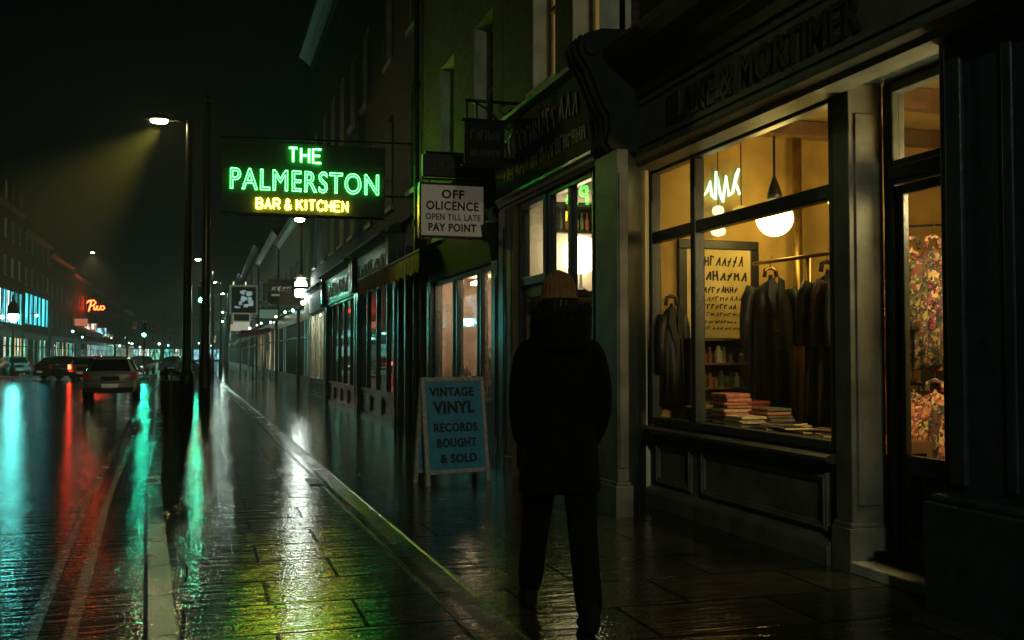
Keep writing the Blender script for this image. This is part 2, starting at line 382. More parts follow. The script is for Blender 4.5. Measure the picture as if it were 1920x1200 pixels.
# far (left) pavement and kerb
m = MB(); m.box(-40, -12.72, 40, 318, ZR - .05, .0)
tag(m.build("far_pavement", flags), kind="structure")
m = MB(); m.box(-12.72, -12.55, 40, 318, ZR - .05, .006)
tag(m.build("far_kerb", kerbm), kind="structure")
m = MB(); m.prism([(-4.7, 70), (-3.5, 70), (-3.4, 71), (-3.4, 80), (-4.8, 80), (-4.8, 71)], ZR - .02, .02)
tag(m.build("traffic_island", kerbm), kind="structure")

# iron cover in the channel
m = MB(); m.box(1.10, 1.24, 11.15, 11.75, 0.004, .014)
for i in range(8): m.box(1.115, 1.225, 11.19 + i * .068, 11.215 + i * .068, .014, .018)
tag(m.build("drain_cover", iron), "small dark iron drain cover lying beside the pavement channel", "drain cover")

# ------------------------------------------------------------------ buildings
def PR(x0): return lambda a, d, z: (x0 + d, a, z)       # right-hand row, faces -X
def PL(x0): return lambda a, d, z: (x0 - d, a, z)       # left-hand row, faces +X
def PE(y0): return lambda a, d, z: (a, y0 + d, z)       # street end, faces -Y

def wall(parent, P, a0, a1, z0, z1, ops, mats, depth=0.2, back=9.0, name="wall"):
    """street wall with real recessed openings, plus end walls, back and top"""
    A = sorted({a0, a1, *[o[0] for o in ops], *[o[1] for o in ops]}); Z = sorted({z0, z1, *[o[2] for o in ops], *[o[3] for o in ops]})
    m = MB()
    for i in range(len(A) - 1):
        for j in range(len(Z) - 1):
            am = (A[i] + A[i + 1]) / 2; zm = (Z[j] + Z[j + 1]) / 2
            if any(o[0] < am < o[1] and o[2] < zm < o[3] for o in ops): continue
            m.quad(P(A[i], 0, Z[j]), P(A[i + 1], 0, Z[j]), P(A[i + 1], 0, Z[j + 1]), P(A[i], 0, Z[j + 1]))
    for (b0, b1, c0, c1) in [o[:4] for o in ops]:
        for (p, q) in (((b0, c0), (b0, c1)), ((b1, c0), (b1, c1)), ((b0, c0), (b1, c0)), ((b0, c1), (b1, c1))):
            m.quad(P(p[0], 0, p[1]), P(q[0], 0, q[1]), P(q[0], depth + .12, q[1]), P(p[0], depth + .12, p[1]), 1)
    e = .012
    m.quad(P(a0 + e, 0, z0), P(a0 + e, back, z0), P(a0 + e, back, z1), P(a0 + e, 0, z1))
    m.quad(P(a1 - e, 0, z0), P(a1 - e, back, z0), P(a1 - e, back, z1), P(a1 - e, 0, z1))
    m.quad(P(a0, back, z0), P(a1, back, z0), P(a1, back, z1), P(a0, back, z1))
    m.quad(P(a0, 0, z1), P(a1, 0, z1), P(a1, back, z1), P(a0, back, z1))
    m.quad(P(a0, 0, z0), P(a1, 0, z0), P(a1, back, z0), P(a0, back, z0))
    return m.build(name, mats, parent)

def window(parent, P, o, depth=0.2, panem=None, fr=None, curt=True, sillm=None, sash=True):
    a0, a1, z0, z1 = o[:4]; fr = fr or reveal; zm = (z0 + z1) / 2 - .03; t = .055
    m = MB()
    d0, d1 = depth, depth + .06
    for (q0, q1, y0, y1) in ((a0, a0 + t, z0, z1), (a1 - t, a1, z0, z1), (a0 + t, a1 - t, z0, z0 + t * 1.4), (a0 + t, a1 - t, z1 - t, z1)):
        m.fbox(P, q0, q1, d0, d1, y0, y1)
    if sash:
        m.fbox(P, a0 + t, a1 - t, d0 - .025, d1 - .01, zm, zm + .05)
        am = (a0 + a1) / 2
        m.fbox(P, am - .012, am + .012, d0 + .012, d1 - .012, z0 + t * 1.4, z1 - t)
        m.fbox(P, a0 + t, a1 - t, d0 + .014, d1 - .014, z1 - t - (z1 - zm) * .52, z1 - t - (z1 - zm) * .52 + .024)
    w = m.build("window", fr, parent)
    p = MB(); p.fbox(P, a0 + t * .5, a1 - t * .5, d0 + .024, d0 + .032, z0 + t * .5, z1 - t * .5); p.build("pane", panem or glassd, w)
    if panem is None:
        c = MB(); c.fbox(P, a0 + .01, a1 - .01, depth + .30, depth + .34, z0, z1); c.build("backing", darkroom, w)
        if curt:
            c = MB()
            for side in (0, 1):
                n = 7; ww = (a1 - a0) * .3
                for i in range(n):
                    x = a0 + t + ww * i / n if side == 0 else a1 - t - ww * (i + 1) / n
                    c.fbox(P, x, x + ww / n, depth + .12 + .03 * (i % 2), depth + .16 + .03 * (i % 2), z0 + .05, z1 - .04)
            c.build("curtain", curtain, w)
    s = MB(); s.fbox(P, a0 - .08, a1 + .08, -.07, depth, z0 - .1, z0 - .003); s.build("sill", sillm or stone, w, bevel=.008)
    return w

def cornice(parent, P, a0, a1, z, out=.35, h=.5, mat=None, name="cornice"):
    m = MB()
    m.ext(P, [(.02, z), (-.04, z), (-.06, z + .08 * h / .5), (-.12, z + .14 * h / .5), (-out * .6, z + .25 * h / .5), (-out, z + .33 * h / .5), (-out, z + .42 * h / .5), (-out * .85, z + h), (.02, z + h)], a0, a1)
    return m.build(name, mat or lead, parent)

def roof(parent, P, a0, a1, z, back=9.0, h=1.1, stack=True):
    m = MB(); m.ext(P, [(1.2, z), (back * .55, z + h), (back - .3, z)], a0 + .03, a1 - .03)
    r = m.build("roof", slate, parent)
    if stack:
        c = MB(); c.fbox(P, a1 - .9, a1 - .2, back * .35, back * .35 + 1.2, z + .8, z + h + 1.6)
        for i in range(3): c.lathe([(.13, 0), (.11, .45)], P(a1 - .55, back * .35 + .25 + i * .35, z + h + 1.6), 8)
        c.build("chimney", brick2, r)
    return r

def room(parent, P, a0, a1, d0, d1, z0, z1, mats, name="interior"):
    """inward shell: back, two sides, ceiling, floor"""
    m = MB()
    m.quad(P(a0, d1, z0), P(a1, d1, z0), P(a1, d1, z1), P(a0, d1, z1), 0)
    m.quad(P(a0, d0, z0), P(a0, d1, z0), P(a0, d1, z1), P(a0, d0, z1), 0)
    m.quad(P(a1, d0, z0), P(a1, d1, z0), P(a1, d1, z1), P(a1, d0, z1), 0)
    m.quad(P(a0, d0, z1), P(a1, d0, z1), P(a1, d1, z1), P(a0, d1, z1), 1)
    m.quad(P(a0, d0, z0), P(a1, d0, z0), P(a1, d1, z0), P(a0, d1, z0), 2)
    return m.build(name, mats, parent)

def framed_window(parent, P, a0, a1, z0, z1, muls, trans, fmat, gmat, d=0.0, t=.055, dep=.09, bars=None):
    """fixed shop window: outer frame, mullions at muls, transoms at trans, one glass sheet"""
    m = MB()
    m.fbox(P, a0, a0 + t, d, d + dep, z0, z1); m.fbox(P, a1 - t, a1, d, d + dep, z0, z1)
    m.fbox(P, a0 + t, a1 - t, d, d + dep, z0, z0 + t); m.fbox(P, a0 + t, a1 - t, d, d + dep, z1 - t, z1)
    xs = [a0 + t]
    for u in muls:
        m.fbox(P, u - t * .6, u + t * .6, d - .004, d + dep - .004, z0 + t, z1 - t); xs += [u - t * .6, u + t * .6]
    xs.append(a1 - t)
    for zz in trans:
        for i in range(0, len(xs), 2): m.fbox(P, xs[i], xs[i + 1], d + .003, d + dep - .003, zz - t * .7, zz + t * .7)
    w = m.build("shop_window", fmat, parent, bevel=.012)
    g = MB(); g.fbox(P, a0 + t * .4, a1 - t * .4, d + dep * .45, d + dep * .45 + .008, z0 + t * .4, z1 - t * .4); g.build("pane", gmat, w)
    return w

def moulding(m, P, a0, a1, z0, z1, d, t=.05, mi=0):
    """raised picture-frame moulding around a recessed panel"""
    def bar(A0, A1, Z0, Z1): m.fbox(P, A0, A1, d - .022, d + .004, Z0, Z1, mi)
    bar(a0, a1, z1 - t, z1); bar(a0, a1, z0, z0 + t); bar(a0, a0 + t, z0 + t, z1 - t); bar(a1 - t, a1, z0 + t, z1 - t)
    s = t * .45
    m.fbox(P, a0 + t * .3, a1 - t * .3, d - .034, d - .02, z1 - t * .65, z1 - t * .3, mi); m.fbox(P, a0 + t * .3, a1 - t * .3, d - .034, d - .02, z0 + t * .3, z0 + t * .65, mi)
    m.fbox(P, a0 + t * .3, a0 + t * .65, d - .034, d - .02, z0 + t * .66, z1 - t * .66, mi); m.fbox(P, a1 - t * .65, a1 - t * .3, d - .034, d - .02, z0 + t * .66, z1 - t * .66, mi)

UX = (0, -1, 0); UZ = (0, 0, 1)

# ================================================================== clothing shop (nearest, right)
P = PR(4.05)
b1 = thing("clothing_shop", "nearest brick house on the right with grey-green shopfront and warm lit window", "building", (7, 5.8, 0), "shop buildings along the right pavement")
wall(b1, PR(3.9), 2.2, 8.72, 4.25, 12, [], [brick, reveal], back=7.5, name="upper_wall")
m = MB()   # lower side and back shell
m.box(4.2, 11, 2.2, 2.5, 0, 4.24); m.box(4.25, 11, 8.968, 8.976, 0, 4.2); m.box(8.15, 8.4, 2.5, 8.96, 0, 4.2)
m.box(4.06, 11, 2.5, 8.96, 3.62, 4.24)
m.build("shell_wall", brick2, b1)
# stall riser
m = MB()
m.fbox(P, 5.9, 8.88, .03, .16, .13, .68); m.fbox(P, 5.9, 8.88, -.075, .16, -.005, .13)
m.ext(P, [(.03, .131), (-.06, .131), (-.05, .15), (-.01, .165), (.03, .18)], 5.9, 8.88)
moulding(m, P, 6.02, 7.86, .2, .6, .03, .06); moulding(m, P, 8.04, 8.76, .2, .6, .03, .06)
m.build("stall_riser", blake, b1, bevel=.006)
m = MB(); m.ext(P, [(.12, .68), (-.06, .68), (-.09, .695), (-.09, .72), (-.05, .74), (.12, .752)], 5.88, 8.88); m.build("window_sill", blakedk, b1)
framed_window(b1, P, 5.88, 8.88, .752, 3.2, [7.96], [2.52], blakedk, glass, d=0.0, t=.075, dep=.1)
# splayed left pillar and right pier
m = MB(); m.prism([(3.556, 8.215), (4.02, 8.885), (4.02, 8.95), (3.64, 8.95), (3.556, 8.72)], .0, 3.21); m.build("splay_panel", woodblk, b1)  # dark paint puts shade into the splay beside the pillar
m = MB(); m.prism([(3.44, 8.2), (3.55, 8.2), (3.55, 8.72), (3.44, 8.72)], .30, 3.22)
m.box(3.41, 3.575, 8.165, 8.725, -.005, .27)
m.box(3.425, 3.563, 8.182, 8.722, .2702, .30)
m.box(3.455, 3.535, 8.185, 8.2, .42, 3.0)
m.build("pillar", blake, b1, bevel=.012)
m = MB(); m.box(4.035, 4.30, 5.70, 5.875, .28, 3.2); m.box(4.0, 4.32, 5.675, 5.885, -.005, .279)
m.box(4.018, 4.31, 5.688, 5.88, .2792, .31); m.box(4.08, 4.26, 5.688, 5.7, .42, 3.0)
m.build("pier", blake, b1, bevel=.01)
# door recess
P43 = PR(4.30)
m = MB(); m.box(4.0, 4.9, 4.72, 5.70, -.005, .07); m.build("threshold", stone, b1, bevel=.01)
m = MB(); m.fbox(P43, 4.75, 4.84, 0, .1, .07, 3.2); m.fbox(P43, 5.6, 5.70, 0, .1, .07, 3.2); m.fbox(P43, 4.84, 5.6, 0, .1, 2.52, 2.68); m.fbox(P43, 4.84, 5.6, 0, .1, 3.13, 3.2)
m.fbox(P43, 4.84, 5.6, -.03, .0, 2.55, 2.63)
df = m.build("door_frame", blakedk, b1, bevel=.01)
g = MB(); g.fbox(P43, 4.84, 5.6, .05, .056, 2.68, 3.13); g.build("fanlight_pane", glass, df)
m = MB(); m.fbox(P43, 4.845, 5.16, .03, .075, .08, 2.515); m.fbox(P43, 5.54, 5.595, .03, .075, .08, 2.515); m.fbox(P43, 5.16, 5.54, .03, .075, 2.45, 2.515); m.fbox(P43, 5.16, 5.54, .03, .075, .08, .76)
moulding(m, P43, 4.98, 5.48, .2, .68, .03, .05)
dr = m.build("door", woodblk, b1, bevel=.006)
g = MB(); g.fbox(P43, 5.15, 5.55, .05, .056, .75, 2.46); g.build("pane", glass, dr)
g = MB(); g.lathe([(.0, -.03), (.022, -.02), (.027, 0), (.022, .02), (0, .03)], (4.285, 4.93, 1.05), 12); g.tube([(4.285, 4.93, 1.05), (4.34, 4.93, 1.05)], .01); g.build("handle", brass, dr, smooth=True)
m = MB(); m.box(3.92, 4.4, 3.3, 4.70, .62, 3.2); m.box(3.80, 4.4, 3.25, 4.73, -.005, .60); m.box(3.84, 4.4, 3.28, 4.72, .601, .64)
m.box(3.90, 3.92, 3.55, 3.62, .7, 3.1); m.box(3.90, 3.92, 4.15, 4.22, .7, 3.1); m.box(3.885, 3.92, 4.5, 4.62, .7, 3.1)
m.build("end_pilaster", woodblk, b1, bevel=.012)
m = MB(); m.box(4.06, 4.44, 4.70, 5.71, 3.202, 3.6); m.box(4.06, 4.44, 3.3, 4.70, 3.202, 3.6); m.build("soffit", woodblk, b1)
# fascia, letters, cornice
PF = PR(3.72)
m = MB(); m.fbox(PF, 3.0, 8.7, 0, .35, 3.215, 3.72)
m.ext(PF, [(.3, 3.14), (.10, 3.14), (.06, 3.17), (-.02, 3.185), (-.03, 3.214), (.3, 3.214)], 3.0, 8.7)
m.fbox(PF, 3.2, 8.5, -.02, 0.003, 3.27, 3.285); m.fbox(PF, 3.2, 8.5, -.02, .003, 3.645, 3.66)
fa = m.build("fascia", pm("fascia_grey_paint", (.095, .105, .088), .5, var=.4, scale=2.2, bump=.2), b1, bevel=.004)
m = MB(); put_text(m, "BLAKE & MORTIMER", (3.716, 7.72, 3.335), UX, UZ, 2.62, .25, offset=.012, spacing=1.05, depth=.03); m.build("lettering", blackp, fa)
m = MB(); m.ext(PF, [(.3, 3.722), (-.03, 3.722), (-.05, 3.80), (-.12, 3.86), (-.14, 3.93), (-.30, 3.98), (-.36, 4.05), (-.36, 4.12), (-.31, 4.18), (.0, 4.24), (.3, 4.24)], 2.2, 8.72)
m.build("cornice", lead, b1)
m = MB()   # scrolled console bracket at the fascia's left end
pr = [(3.72, 3.22), (3.46, 3.22), (3.40, 3.30), (3.44, 3.42), (3.43, 3.55), (3.36, 3.66), (3.30, 3.80), (3.24, 3.95), (3.16, 4.06), (3.13, 4.16), (3.2, 4.26), (3.36, 4.32), (3.72, 4.34)]
n = len(pr); m.add([(x, 8.32, z) for x, z in pr] + [(x, 8.70, z) for x, z in pr], [list(range(n)), list(range(2 * n - 1, n - 1, -1))] + [(i, (i + 1) % n, n + (i + 1) % n, n + i) for i in range(n)])
for yq in (8.40, 8.51, 8.62): m.tube([(x - .012, yq, z) for x, z in pr[1:11]], .022, 6)
m.lathe([(.0, -.22), (.075, -.22), (.085, 0), (.075, .22), (0, .22)], (0, 0, 0), 12)
k0 = len(m.v) - 60
for i in range(k0, len(m.v)):
    x, y, z = m.v[i]; m.v[i] = (3.25 + x, 8.51 + z, 4.14 + y)
m.build("console_bracket", woodmatte, b1, bevel=.006)
room(b1, PR(4.10), 4.4, 8.965, 0.06, 4.0, .08, 3.60, [plaster, ceilm, floorm])
m = MB()  # window display deck, ceiling beams, back-wall shelves
m.box(4.16, 4.82, 5.95, 8.56, .72, .80); m.box(4.82, 4.87, 5.95, 8.56, .08, .80); m.build("display_deck", timber, b1)
m = MB(); m.box(4.16, 8.0, 8.2, 8.32, 3.46, 3.59); m.box(4.16, 8.0, 6.9, 7.02, 3.42, 3.59); m.box(4.16, 8.0, 5.0, 5.12, 3.42, 3.59); m.build("ceiling_beam", timber, b1)

# --- inside the clothing shop (each its own thing)
globe_w = em("opal_globe_glow", (1.0, 0.71, 0.20), 11.5)
globe_b = em("added_globe_glow", (1.0, 0.75, 0.34), 34.0)
def pendant(x, y, z, zc, r, label, mat=None, group="opal globe pendants in the clothing shop"):
    t = thing("pendant_lamp", label, "lamp", (x, y, z), group)
    m = MB(); m.lathe([(r * math.sin(R(a)), -r * math.cos(R(a))) for a in range(2, 170, 12)], (x, y, z), 24); m.build("globe", mat or globe_w, t, smooth=True)
    m = MB(); m.lathe([(.03, r * .93), (.065, r * .95), (.07, r + .05), (.05, r + .12), (.02, r + .2), (.014, r + .22)], (x, y, z), 16); m.build("gallery", iron, t, smooth=True)
    m = MB(); m.tube([(x, y, z + r + .2), (x, y, zc - .04)], .012, 6); m.build("rod", iron, t)
    m = MB(); m.lathe([(.16, 0), (.15, -.02), (.05, -.045), (.02, -.06)], (x, y, zc), 18); m.build("ceiling_rose", timber, t, smooth=True)
pendant(5.10, 8.35, 2.69, 3.59, .172, "white opal globe pendant hanging above the coats in the clothing shop window")
pendant(5.40, 7.63, 2.80, 3.59, .18, "half hidden white globe pendant at the right edge of the clothing shop window")
pendant(5.0, 5.12, 2.5, 3.59, .28, "unseen white globe pendant added inside the clothing shop door to light the blouses", globe_b)  # hidden lamp added to brighten the patterned blouses

# framed poster on the party wall
SHIFT = Vector((-.54, -.98, -.085))
t = thing("framed_poster", "large framed yellowed poster with dark lettering on the clothing shop wall", "poster", (5.37, 9.93, 1.6))
m = MB(); m.box(4.93, 5.81, 9.90, 9.94, 1.57, 1.66); m.box(4.93, 5.81, 9.90, 9.94, 2.53, 2.62); m.box(4.93, 5.02, 9.90, 9.94, 1.66, 2.53); m.box(5.72, 5.81, 9.90, 9.94, 1.66, 2.53); m.build("frame", blackp, t, bevel=.008)
m = MB(); m.box(5.02, 5.72, 9.915, 9.94, 1.66, 2.53); sh = m.build("paper", paper, t)
m = MB(); rg = random.Random(4)
for (zz, hh, n, x0, w, tk) in ((2.36, .11, 9, 5.08, .56, .016), (2.22, .10, 8, 5.06, .62, .02), (2.10, .07, 9, 5.14, .44, .013), (2.02, .05, 11, 5.07, .56, .009), (1.94, .05, 9, 5.14, .42, .012), (1.87, .04, 12, 5.08, .58, .007), (1.80, .03, 12, 5.14, .42, .007), (1.74, .03, 11, 5.10, .5, .007)):
    scribble(m, (x0, 9.914, zz), (1, 0, 0), UZ, w, hh, n, rg, tk, .002)
m.build("lettering", ink, sh)
# wall script of pale green glowing tube
neonw = em("pale_green_script", (0.55, 1.0, 0.62), 2.2)
m = MB(); rg = random.Random(3)
m.tube([(5.14, 9.9, 3.05), (5.17, 9.9, 3.18), (5.15, 9.9, 3.14), (5.19, 9.9, 3.04), (5.24, 9.9, 3.10)], .014, 6)
m.tube([(5.24, 9.9, 3.10), (5.27, 9.9, 3.2), (5.29, 9.9, 3.06), (5.33, 9.9, 3.02), (5.34, 9.9, 3.3)], .014, 6)
m.tube([(5.34, 9.9, 3.3), (5.38, 9.9, 3.08), (5.41, 9.9, 3.0), (5.45, 9.9, 3.26), (5.48, 9.9, 3.06), (5.52, 9.9, 3.1)], .014, 6)
m.tube([(5.52, 9.9, 3.1), (5.56, 9.9, 3.28), (5.59, 9.9, 3.34), (5.55, 9.9, 3.2), (5.60, 9.9, 3.08)], .014, 6)
tag(m.build("wall_script", neonw, None, smooth=True), "pale green glowing script tube high on the clothing shop wall", "neon sign")
# small stacked lanterns
t = thing("string_lantern", "string of three small pale lanterns hanging above the framed poster", "lantern", (5.32, 9.86, 2.68))
lan = em("lantern_paper", (1.0, 0.85, 0.45), 1.6)
m = MB()
for i, r in enumerate((.06, .07, .075)):
    m.lathe([(.015, .05), (r * .8, .035), (r, 0), (r * .8, -.035), (.015, -.05)], (5.32, 9.83, 2.90 - i * .10), 14)
m.build("shade", lan, t, smooth=True)
m = MB(); m.tube([(5.32, 9.83, 2.95), (5.32, 9.83, 3.59)], .005, 5); m.build("cord", iron, t)
m = MB(); m.lathe([(.02, .08), (.08, .05), (.1, 0), (.07, -.05), (.02, -.06)], (5.5, 9.7, 2.86), 14); m.tube([(5.5, 9.7, 2.94), (5.5, 9.7, 3.59)], .006, 5, 1)
tag(m.build("hanging_lamp", [em("yellow_shade", (1, .62, .03), .55), iron], None, smooth=True), "small yellow shaded lamp hanging to the right of the lantern string", "lamp")
# shelf of jars under the poster
SHIFT = Vector((-.52, -.98, 0))
t = thing("display_shelf", "low wall shelf unit crowded with small jars beneath the framed poster", "shelf", (5.4, 9.8, .1))
m = MB()
for zz in (.72, 1.08, 1.31, 1.54): m.box(4.9, 5.86, 9.60, 9.95, zz, zz + .025)
m.box(4.88, 4.9, 9.6, 9.95, .08, 1.565); m.box(5.86, 5.88, 9.6, 9.95, .08, 1.565); m.build("shelf_unit", timber, t, bevel=.004)
jm = [pm("jar_green", (.10, .16, .07), .2, var=.3), pm("jar_cream", (.45, .38, .2), .4, var=.2), pm("jar_dark", (.03, .03, .025), .25, var=.2), pm("jar_rust", (.26, .09, .03), .4, var=.2)]
rg = random.Random(8)
for zz in (1.105, 1.335):
    x = 4.95
    while x < 5.82:
        r = rg.uniform(.022, .04); h = rg.uniform(.09, .17); m = MB()
        m.lathe([(r, 0), (r, h * .65), (r * .5, h * .8), (r * .55, h)], (x + r, 9.68 + rg.uniform(-.04, .05), zz), 8)
        o = m.build("jar", rg.choice(jm), None, smooth=False); tag(o, "small glass jar crowded on the shelves beneath the framed poster", "jar", "jars on the shelf under the poster"); x += 2 * r + rg.uniform(.004, .03)
SHIFT = Vector((0, 0, 0))
# clothes rail and hanging garments
t = thing("clothes_rail", "brass clothes rail with two uprights carrying long dark coats", "clothes rail", (5.6, 7.8, .1))
m = MB(); m.tube([(4.96, 8.5, 2.27), (5.02, 8.3, 2.275), (5.16, 6.78, 2.275)], .018, 8); m.build("rail", brass, t, smooth=True)
for (x, y) in ((5.09, 7.78), (5.155, 6.86)):
    m = MB(); m.tube([(x, y, .08), (x, y, 2.27)], .026, 10); m.tube([(x - .15, y - .15, .1), (x + .15, y + .15, .1)], .015, 6); m.build("upright", brass, t, smooth=True)
m = MB(); m.tube([(5.62, 8.78, .08), (5.62, 8.78, 3.58)], .045, 12); tag(m.build("pipe", brass, None, smooth=True), "vertical brass coloured pipe rising behind the hanging coats", "pipe")
def garment(x, y, ang, top, length, hw, mats, label, cat="coat", grp="coats on the brass rail", seed=1, thin=.075):
    rg = random.Random(seed)
    t = thing("hanging_coat", label, cat, (x, y, top - length), grp)
    ca, sa = math.cos(ang), math.sin(ang); rings = []
    L_ = [(0, .05), (.03, .10), (.07, .55), (.12, .8), (.2, .92), (.4, .95), (.65, 1.0), (1.0, 1.08)]
    for f, w in L_:
        rr = []
        for k in range(56):
            a = 2 * math.pi * k / 56
            fold = 1 + (.34 * math.sin(a * 7 + seed + f) + .22 * math.sin(a * 11 + 2 * seed - 2 * f)) * min(1, f * 1.6)
            lx = hw * w * math.cos(a); ly = thin * (0.5 + .6 * min(1, f * 3)) * math.sin(a) * fold * (1 if w > .2 else .6)
            rr.append((x + lx * ca - ly * sa, y + lx * sa + ly * ca, top - .1 - f * (length - .1) - (.02 * math.cos(a * 2) if f > .9 else 0)))
        rings.append(rr)
    m = MB(); m.rings(rings); m.build("body", mats[0], t, smooth=True)
    for s in (-1, 1):
        m = MB(); pts = []
        for f, o_ in ((0, .82), (.15, 1.02), (.4, 1.1), (.75, 1.12)):
            pts.append((x + s * hw * o_ * ca + .02 * sa, y + s * hw * o_ * sa - .02 * ca, top - .22 - f * .72))
        m.tube(pts, [.055, .06, .058, .05], 10); m.build("sleeve", mats[0], t, smooth=True)
    m = MB(); m.tube([(x - .06 * ca, y - .06 * sa, top - .12), (x - .05 * ca, y - .05 * sa, top - .05), (x, y, top - .03), (x + .05 * ca, y + .05 * sa, top - .05), (x + .06 * ca, y + .06 * sa, top - .12)], .02, 8)
    m.build("collar", mats[1], t, smooth=True)
    if cat != "blouse":
        m = MB()
        for s in (-1, 1):
            q = [(s * .015, top - .13), (s * .075, top - .16), (s * .085, top - .30), (s * .012, top - .52)]; d0 = -thin * .95 - .012
            m.add([(x + u * ca - (d0 - e) * sa, y + u * sa + (d0 - e) * ca, z) for e in (0, .012) for u, z in q], [(0, 1, 2, 3), (4, 7, 6, 5), (0, 4, 5, 1), (1, 5, 6, 2), (2, 6, 7, 3), (3, 7, 4, 0)])
        m.build("lapel", mats[0], t)
        for k in range(3):
            m = MB(); d0 = -thin * 1.12 - .01; zz = top - .62 - k * .16; m.lathe([(.012, -.005), (.014, 0), (.012, .005)], (x - d0 * sa, y + d0 * ca, zz), 8); m.build("button", mats[1], t)
    m = MB(); m.tube([(x, y, top - .06), (x, y, top + .03), (x + .02, y, top + .06), (x + .01, y, top + .09), (x - .01, y, top + .085)], .005, 5); m.build("hanger", brass, t)
    return t
coatA = pm("navy_wool", (.012, .013, .016), .5, var=.3, scale=20); coatB = pm("black_wool", (.010, .009, .008), .5, var=.3, scale=20); coatC = pm("brown_tweed", (.06, .04, .025), .8, var=.4, scale=40)
coatD = pm("blue_denim", (.05, .08, .11), .7, var=.3, scale=25)
garment(5.02, 8.30, R(-8), 2.25, 1.75, .23, (coatA, brass), "long near black coat hanging at the left end of the brass rail", seed=1, thin=.13)
garment(5.10, 7.52, R(-4), 2.24, 1.7, .23, (coatB, coatC), "long black coat hanging just right of the rail's upright", seed=2)
garment(5.11, 7.34, R(-6), 2.24, 1.55, .22, (coatC, coatB), "brown tweed coat pressed between two darker coats on the rail", seed=3)
garment(5.12, 7.15, R(-2), 2.24, 1.5, .22, (coatD, coatB), "dull blue coat hanging at the right edge of the shop window", seed=4)
# dark coat hanging behind the narrow left light
garment(4.25, 8.80, R(6), 2.0, 1.05, .12, (coatB, coatC), "short dark jacket hanging on the wall left of the framed poster", "jacket", None, 6)
# folded goods on the deck
gm = [pm("pink_cloth", (.62, .24, .18), .8, var=.3, scale=30), pm("cream_cloth", (.72, .58, .36), .85, var=.25, scale=30), pm("black_cloth", (.02, .02, .02), .8, var=.3), pm("grey_cloth", (.16, .15, .12), .85, var=.3, scale=30), pm("red_cloth", (.28, .05, .04), .8, var=.3, scale=30)]
rg = random.Random(21)
spots = [(4.42, 7.98, 8, 0), (4.68, 8.08, 6, 4), (4.36, 8.38, 4, 3), (4.66, 7.70, 5, 3), (4.36, 7.62, 3, 1)]
words = ["pink and cream folded shirts stacked tallest at the left of the display deck", "red folded clothes stacked behind the pink shirts on the display deck", "low grey pile of folded cloth in the deck's far left corner",
         "grey folded clothes piled on the deck below the long coats", "small cream pile of folded cloth in front of the grey pile"]
for (x, y, n, c), w_ in zip(spots, words):
    t = thing("folded_stack", w_, "folded clothes", (x, y, .80), "stacks of folded clothes on the display deck")
    z = .803
    for i in range(n):
        h = rg.uniform(.025, .04); dx = rg.uniform(-.015, .015); dy = rg.uniform(-.015, .015); m = MB()
        m.box(x - .12 + dx, x + .12 + dx, y - .14 + dy, y + .14 + dy, z, z + h - .003)
        m.build("garment", gm[c] if (i % 3) else gm[rg.choice((0, 1, c))], t, bevel=.012); z += h
for i in range(16):
    x = 4.30 + rg.uniform(0, .42); y = 6.3 + (i / 16) * 1.35 + rg.uniform(-.04, .04); z = .803 + (i % 4) * .013; a = rg.uniform(-.6, .6); w = .11; l = .155
    m = MB(); c, s = math.cos(a), math.sin(a); cor = [(x + u * c - v * s, y + u * s + v * c) for u, v in ((-w, -l), (w, -l), (w, l), (-w, l))]
    m.prism(cor, z, z + .011); m.prism([(x + (px - x) * .9, y + (py - y) * .9) for px, py in cor], z + .0112, z + .0122, 1)
    tag(m.build("magazine", [gm[1] if i % 2 else gm[3], gm[2] if i % 3 else coatC], None), "dark covered magazine fanned out on the right half of the display deck", "magazine", "magazines fanned on the display deck")
# cabinet behind deck in shade
t = thing("back_cabinet", "dark wooden cabinet with two boxes on top deep inside the clothing shop", "cabinet", (7.4, 8.2, .08))
m = MB(); m.box(7.0, 7.95, 7.2, 9.4, .08, 1.0); m.box(6.97, 7.97, 7.17, 9.43, 1.0, 1.05); m.build("carcass", timber, t, bevel=.01)
m = MB(); m.box(6.985, 7.0, 7.3, 8.25, .2, .92); m.box(6.985, 7.0, 8.35, 9.3, .2, .92); m.build("door", coatC, t, bevel=.008)
for (yy0, zz) in ((7.5, .3), (8.5, .45)):
    m = MB(); m.box(7.2, 7.7, yy0, yy0 + .6, 1.055, 1.055 + zz); m.box(7.19, 7.71, yy0 - .01, yy0 + .61, 1.055 + zz - .08, 1.06 + zz)
    tag(m.build("storage_box", jm[1] if zz < .4 else coatC, None, bevel=.006), "pale lidded storage box on the shop cabinet" if zz < .4 else "taller brown lidded storage box on the shop cabinet", "box")
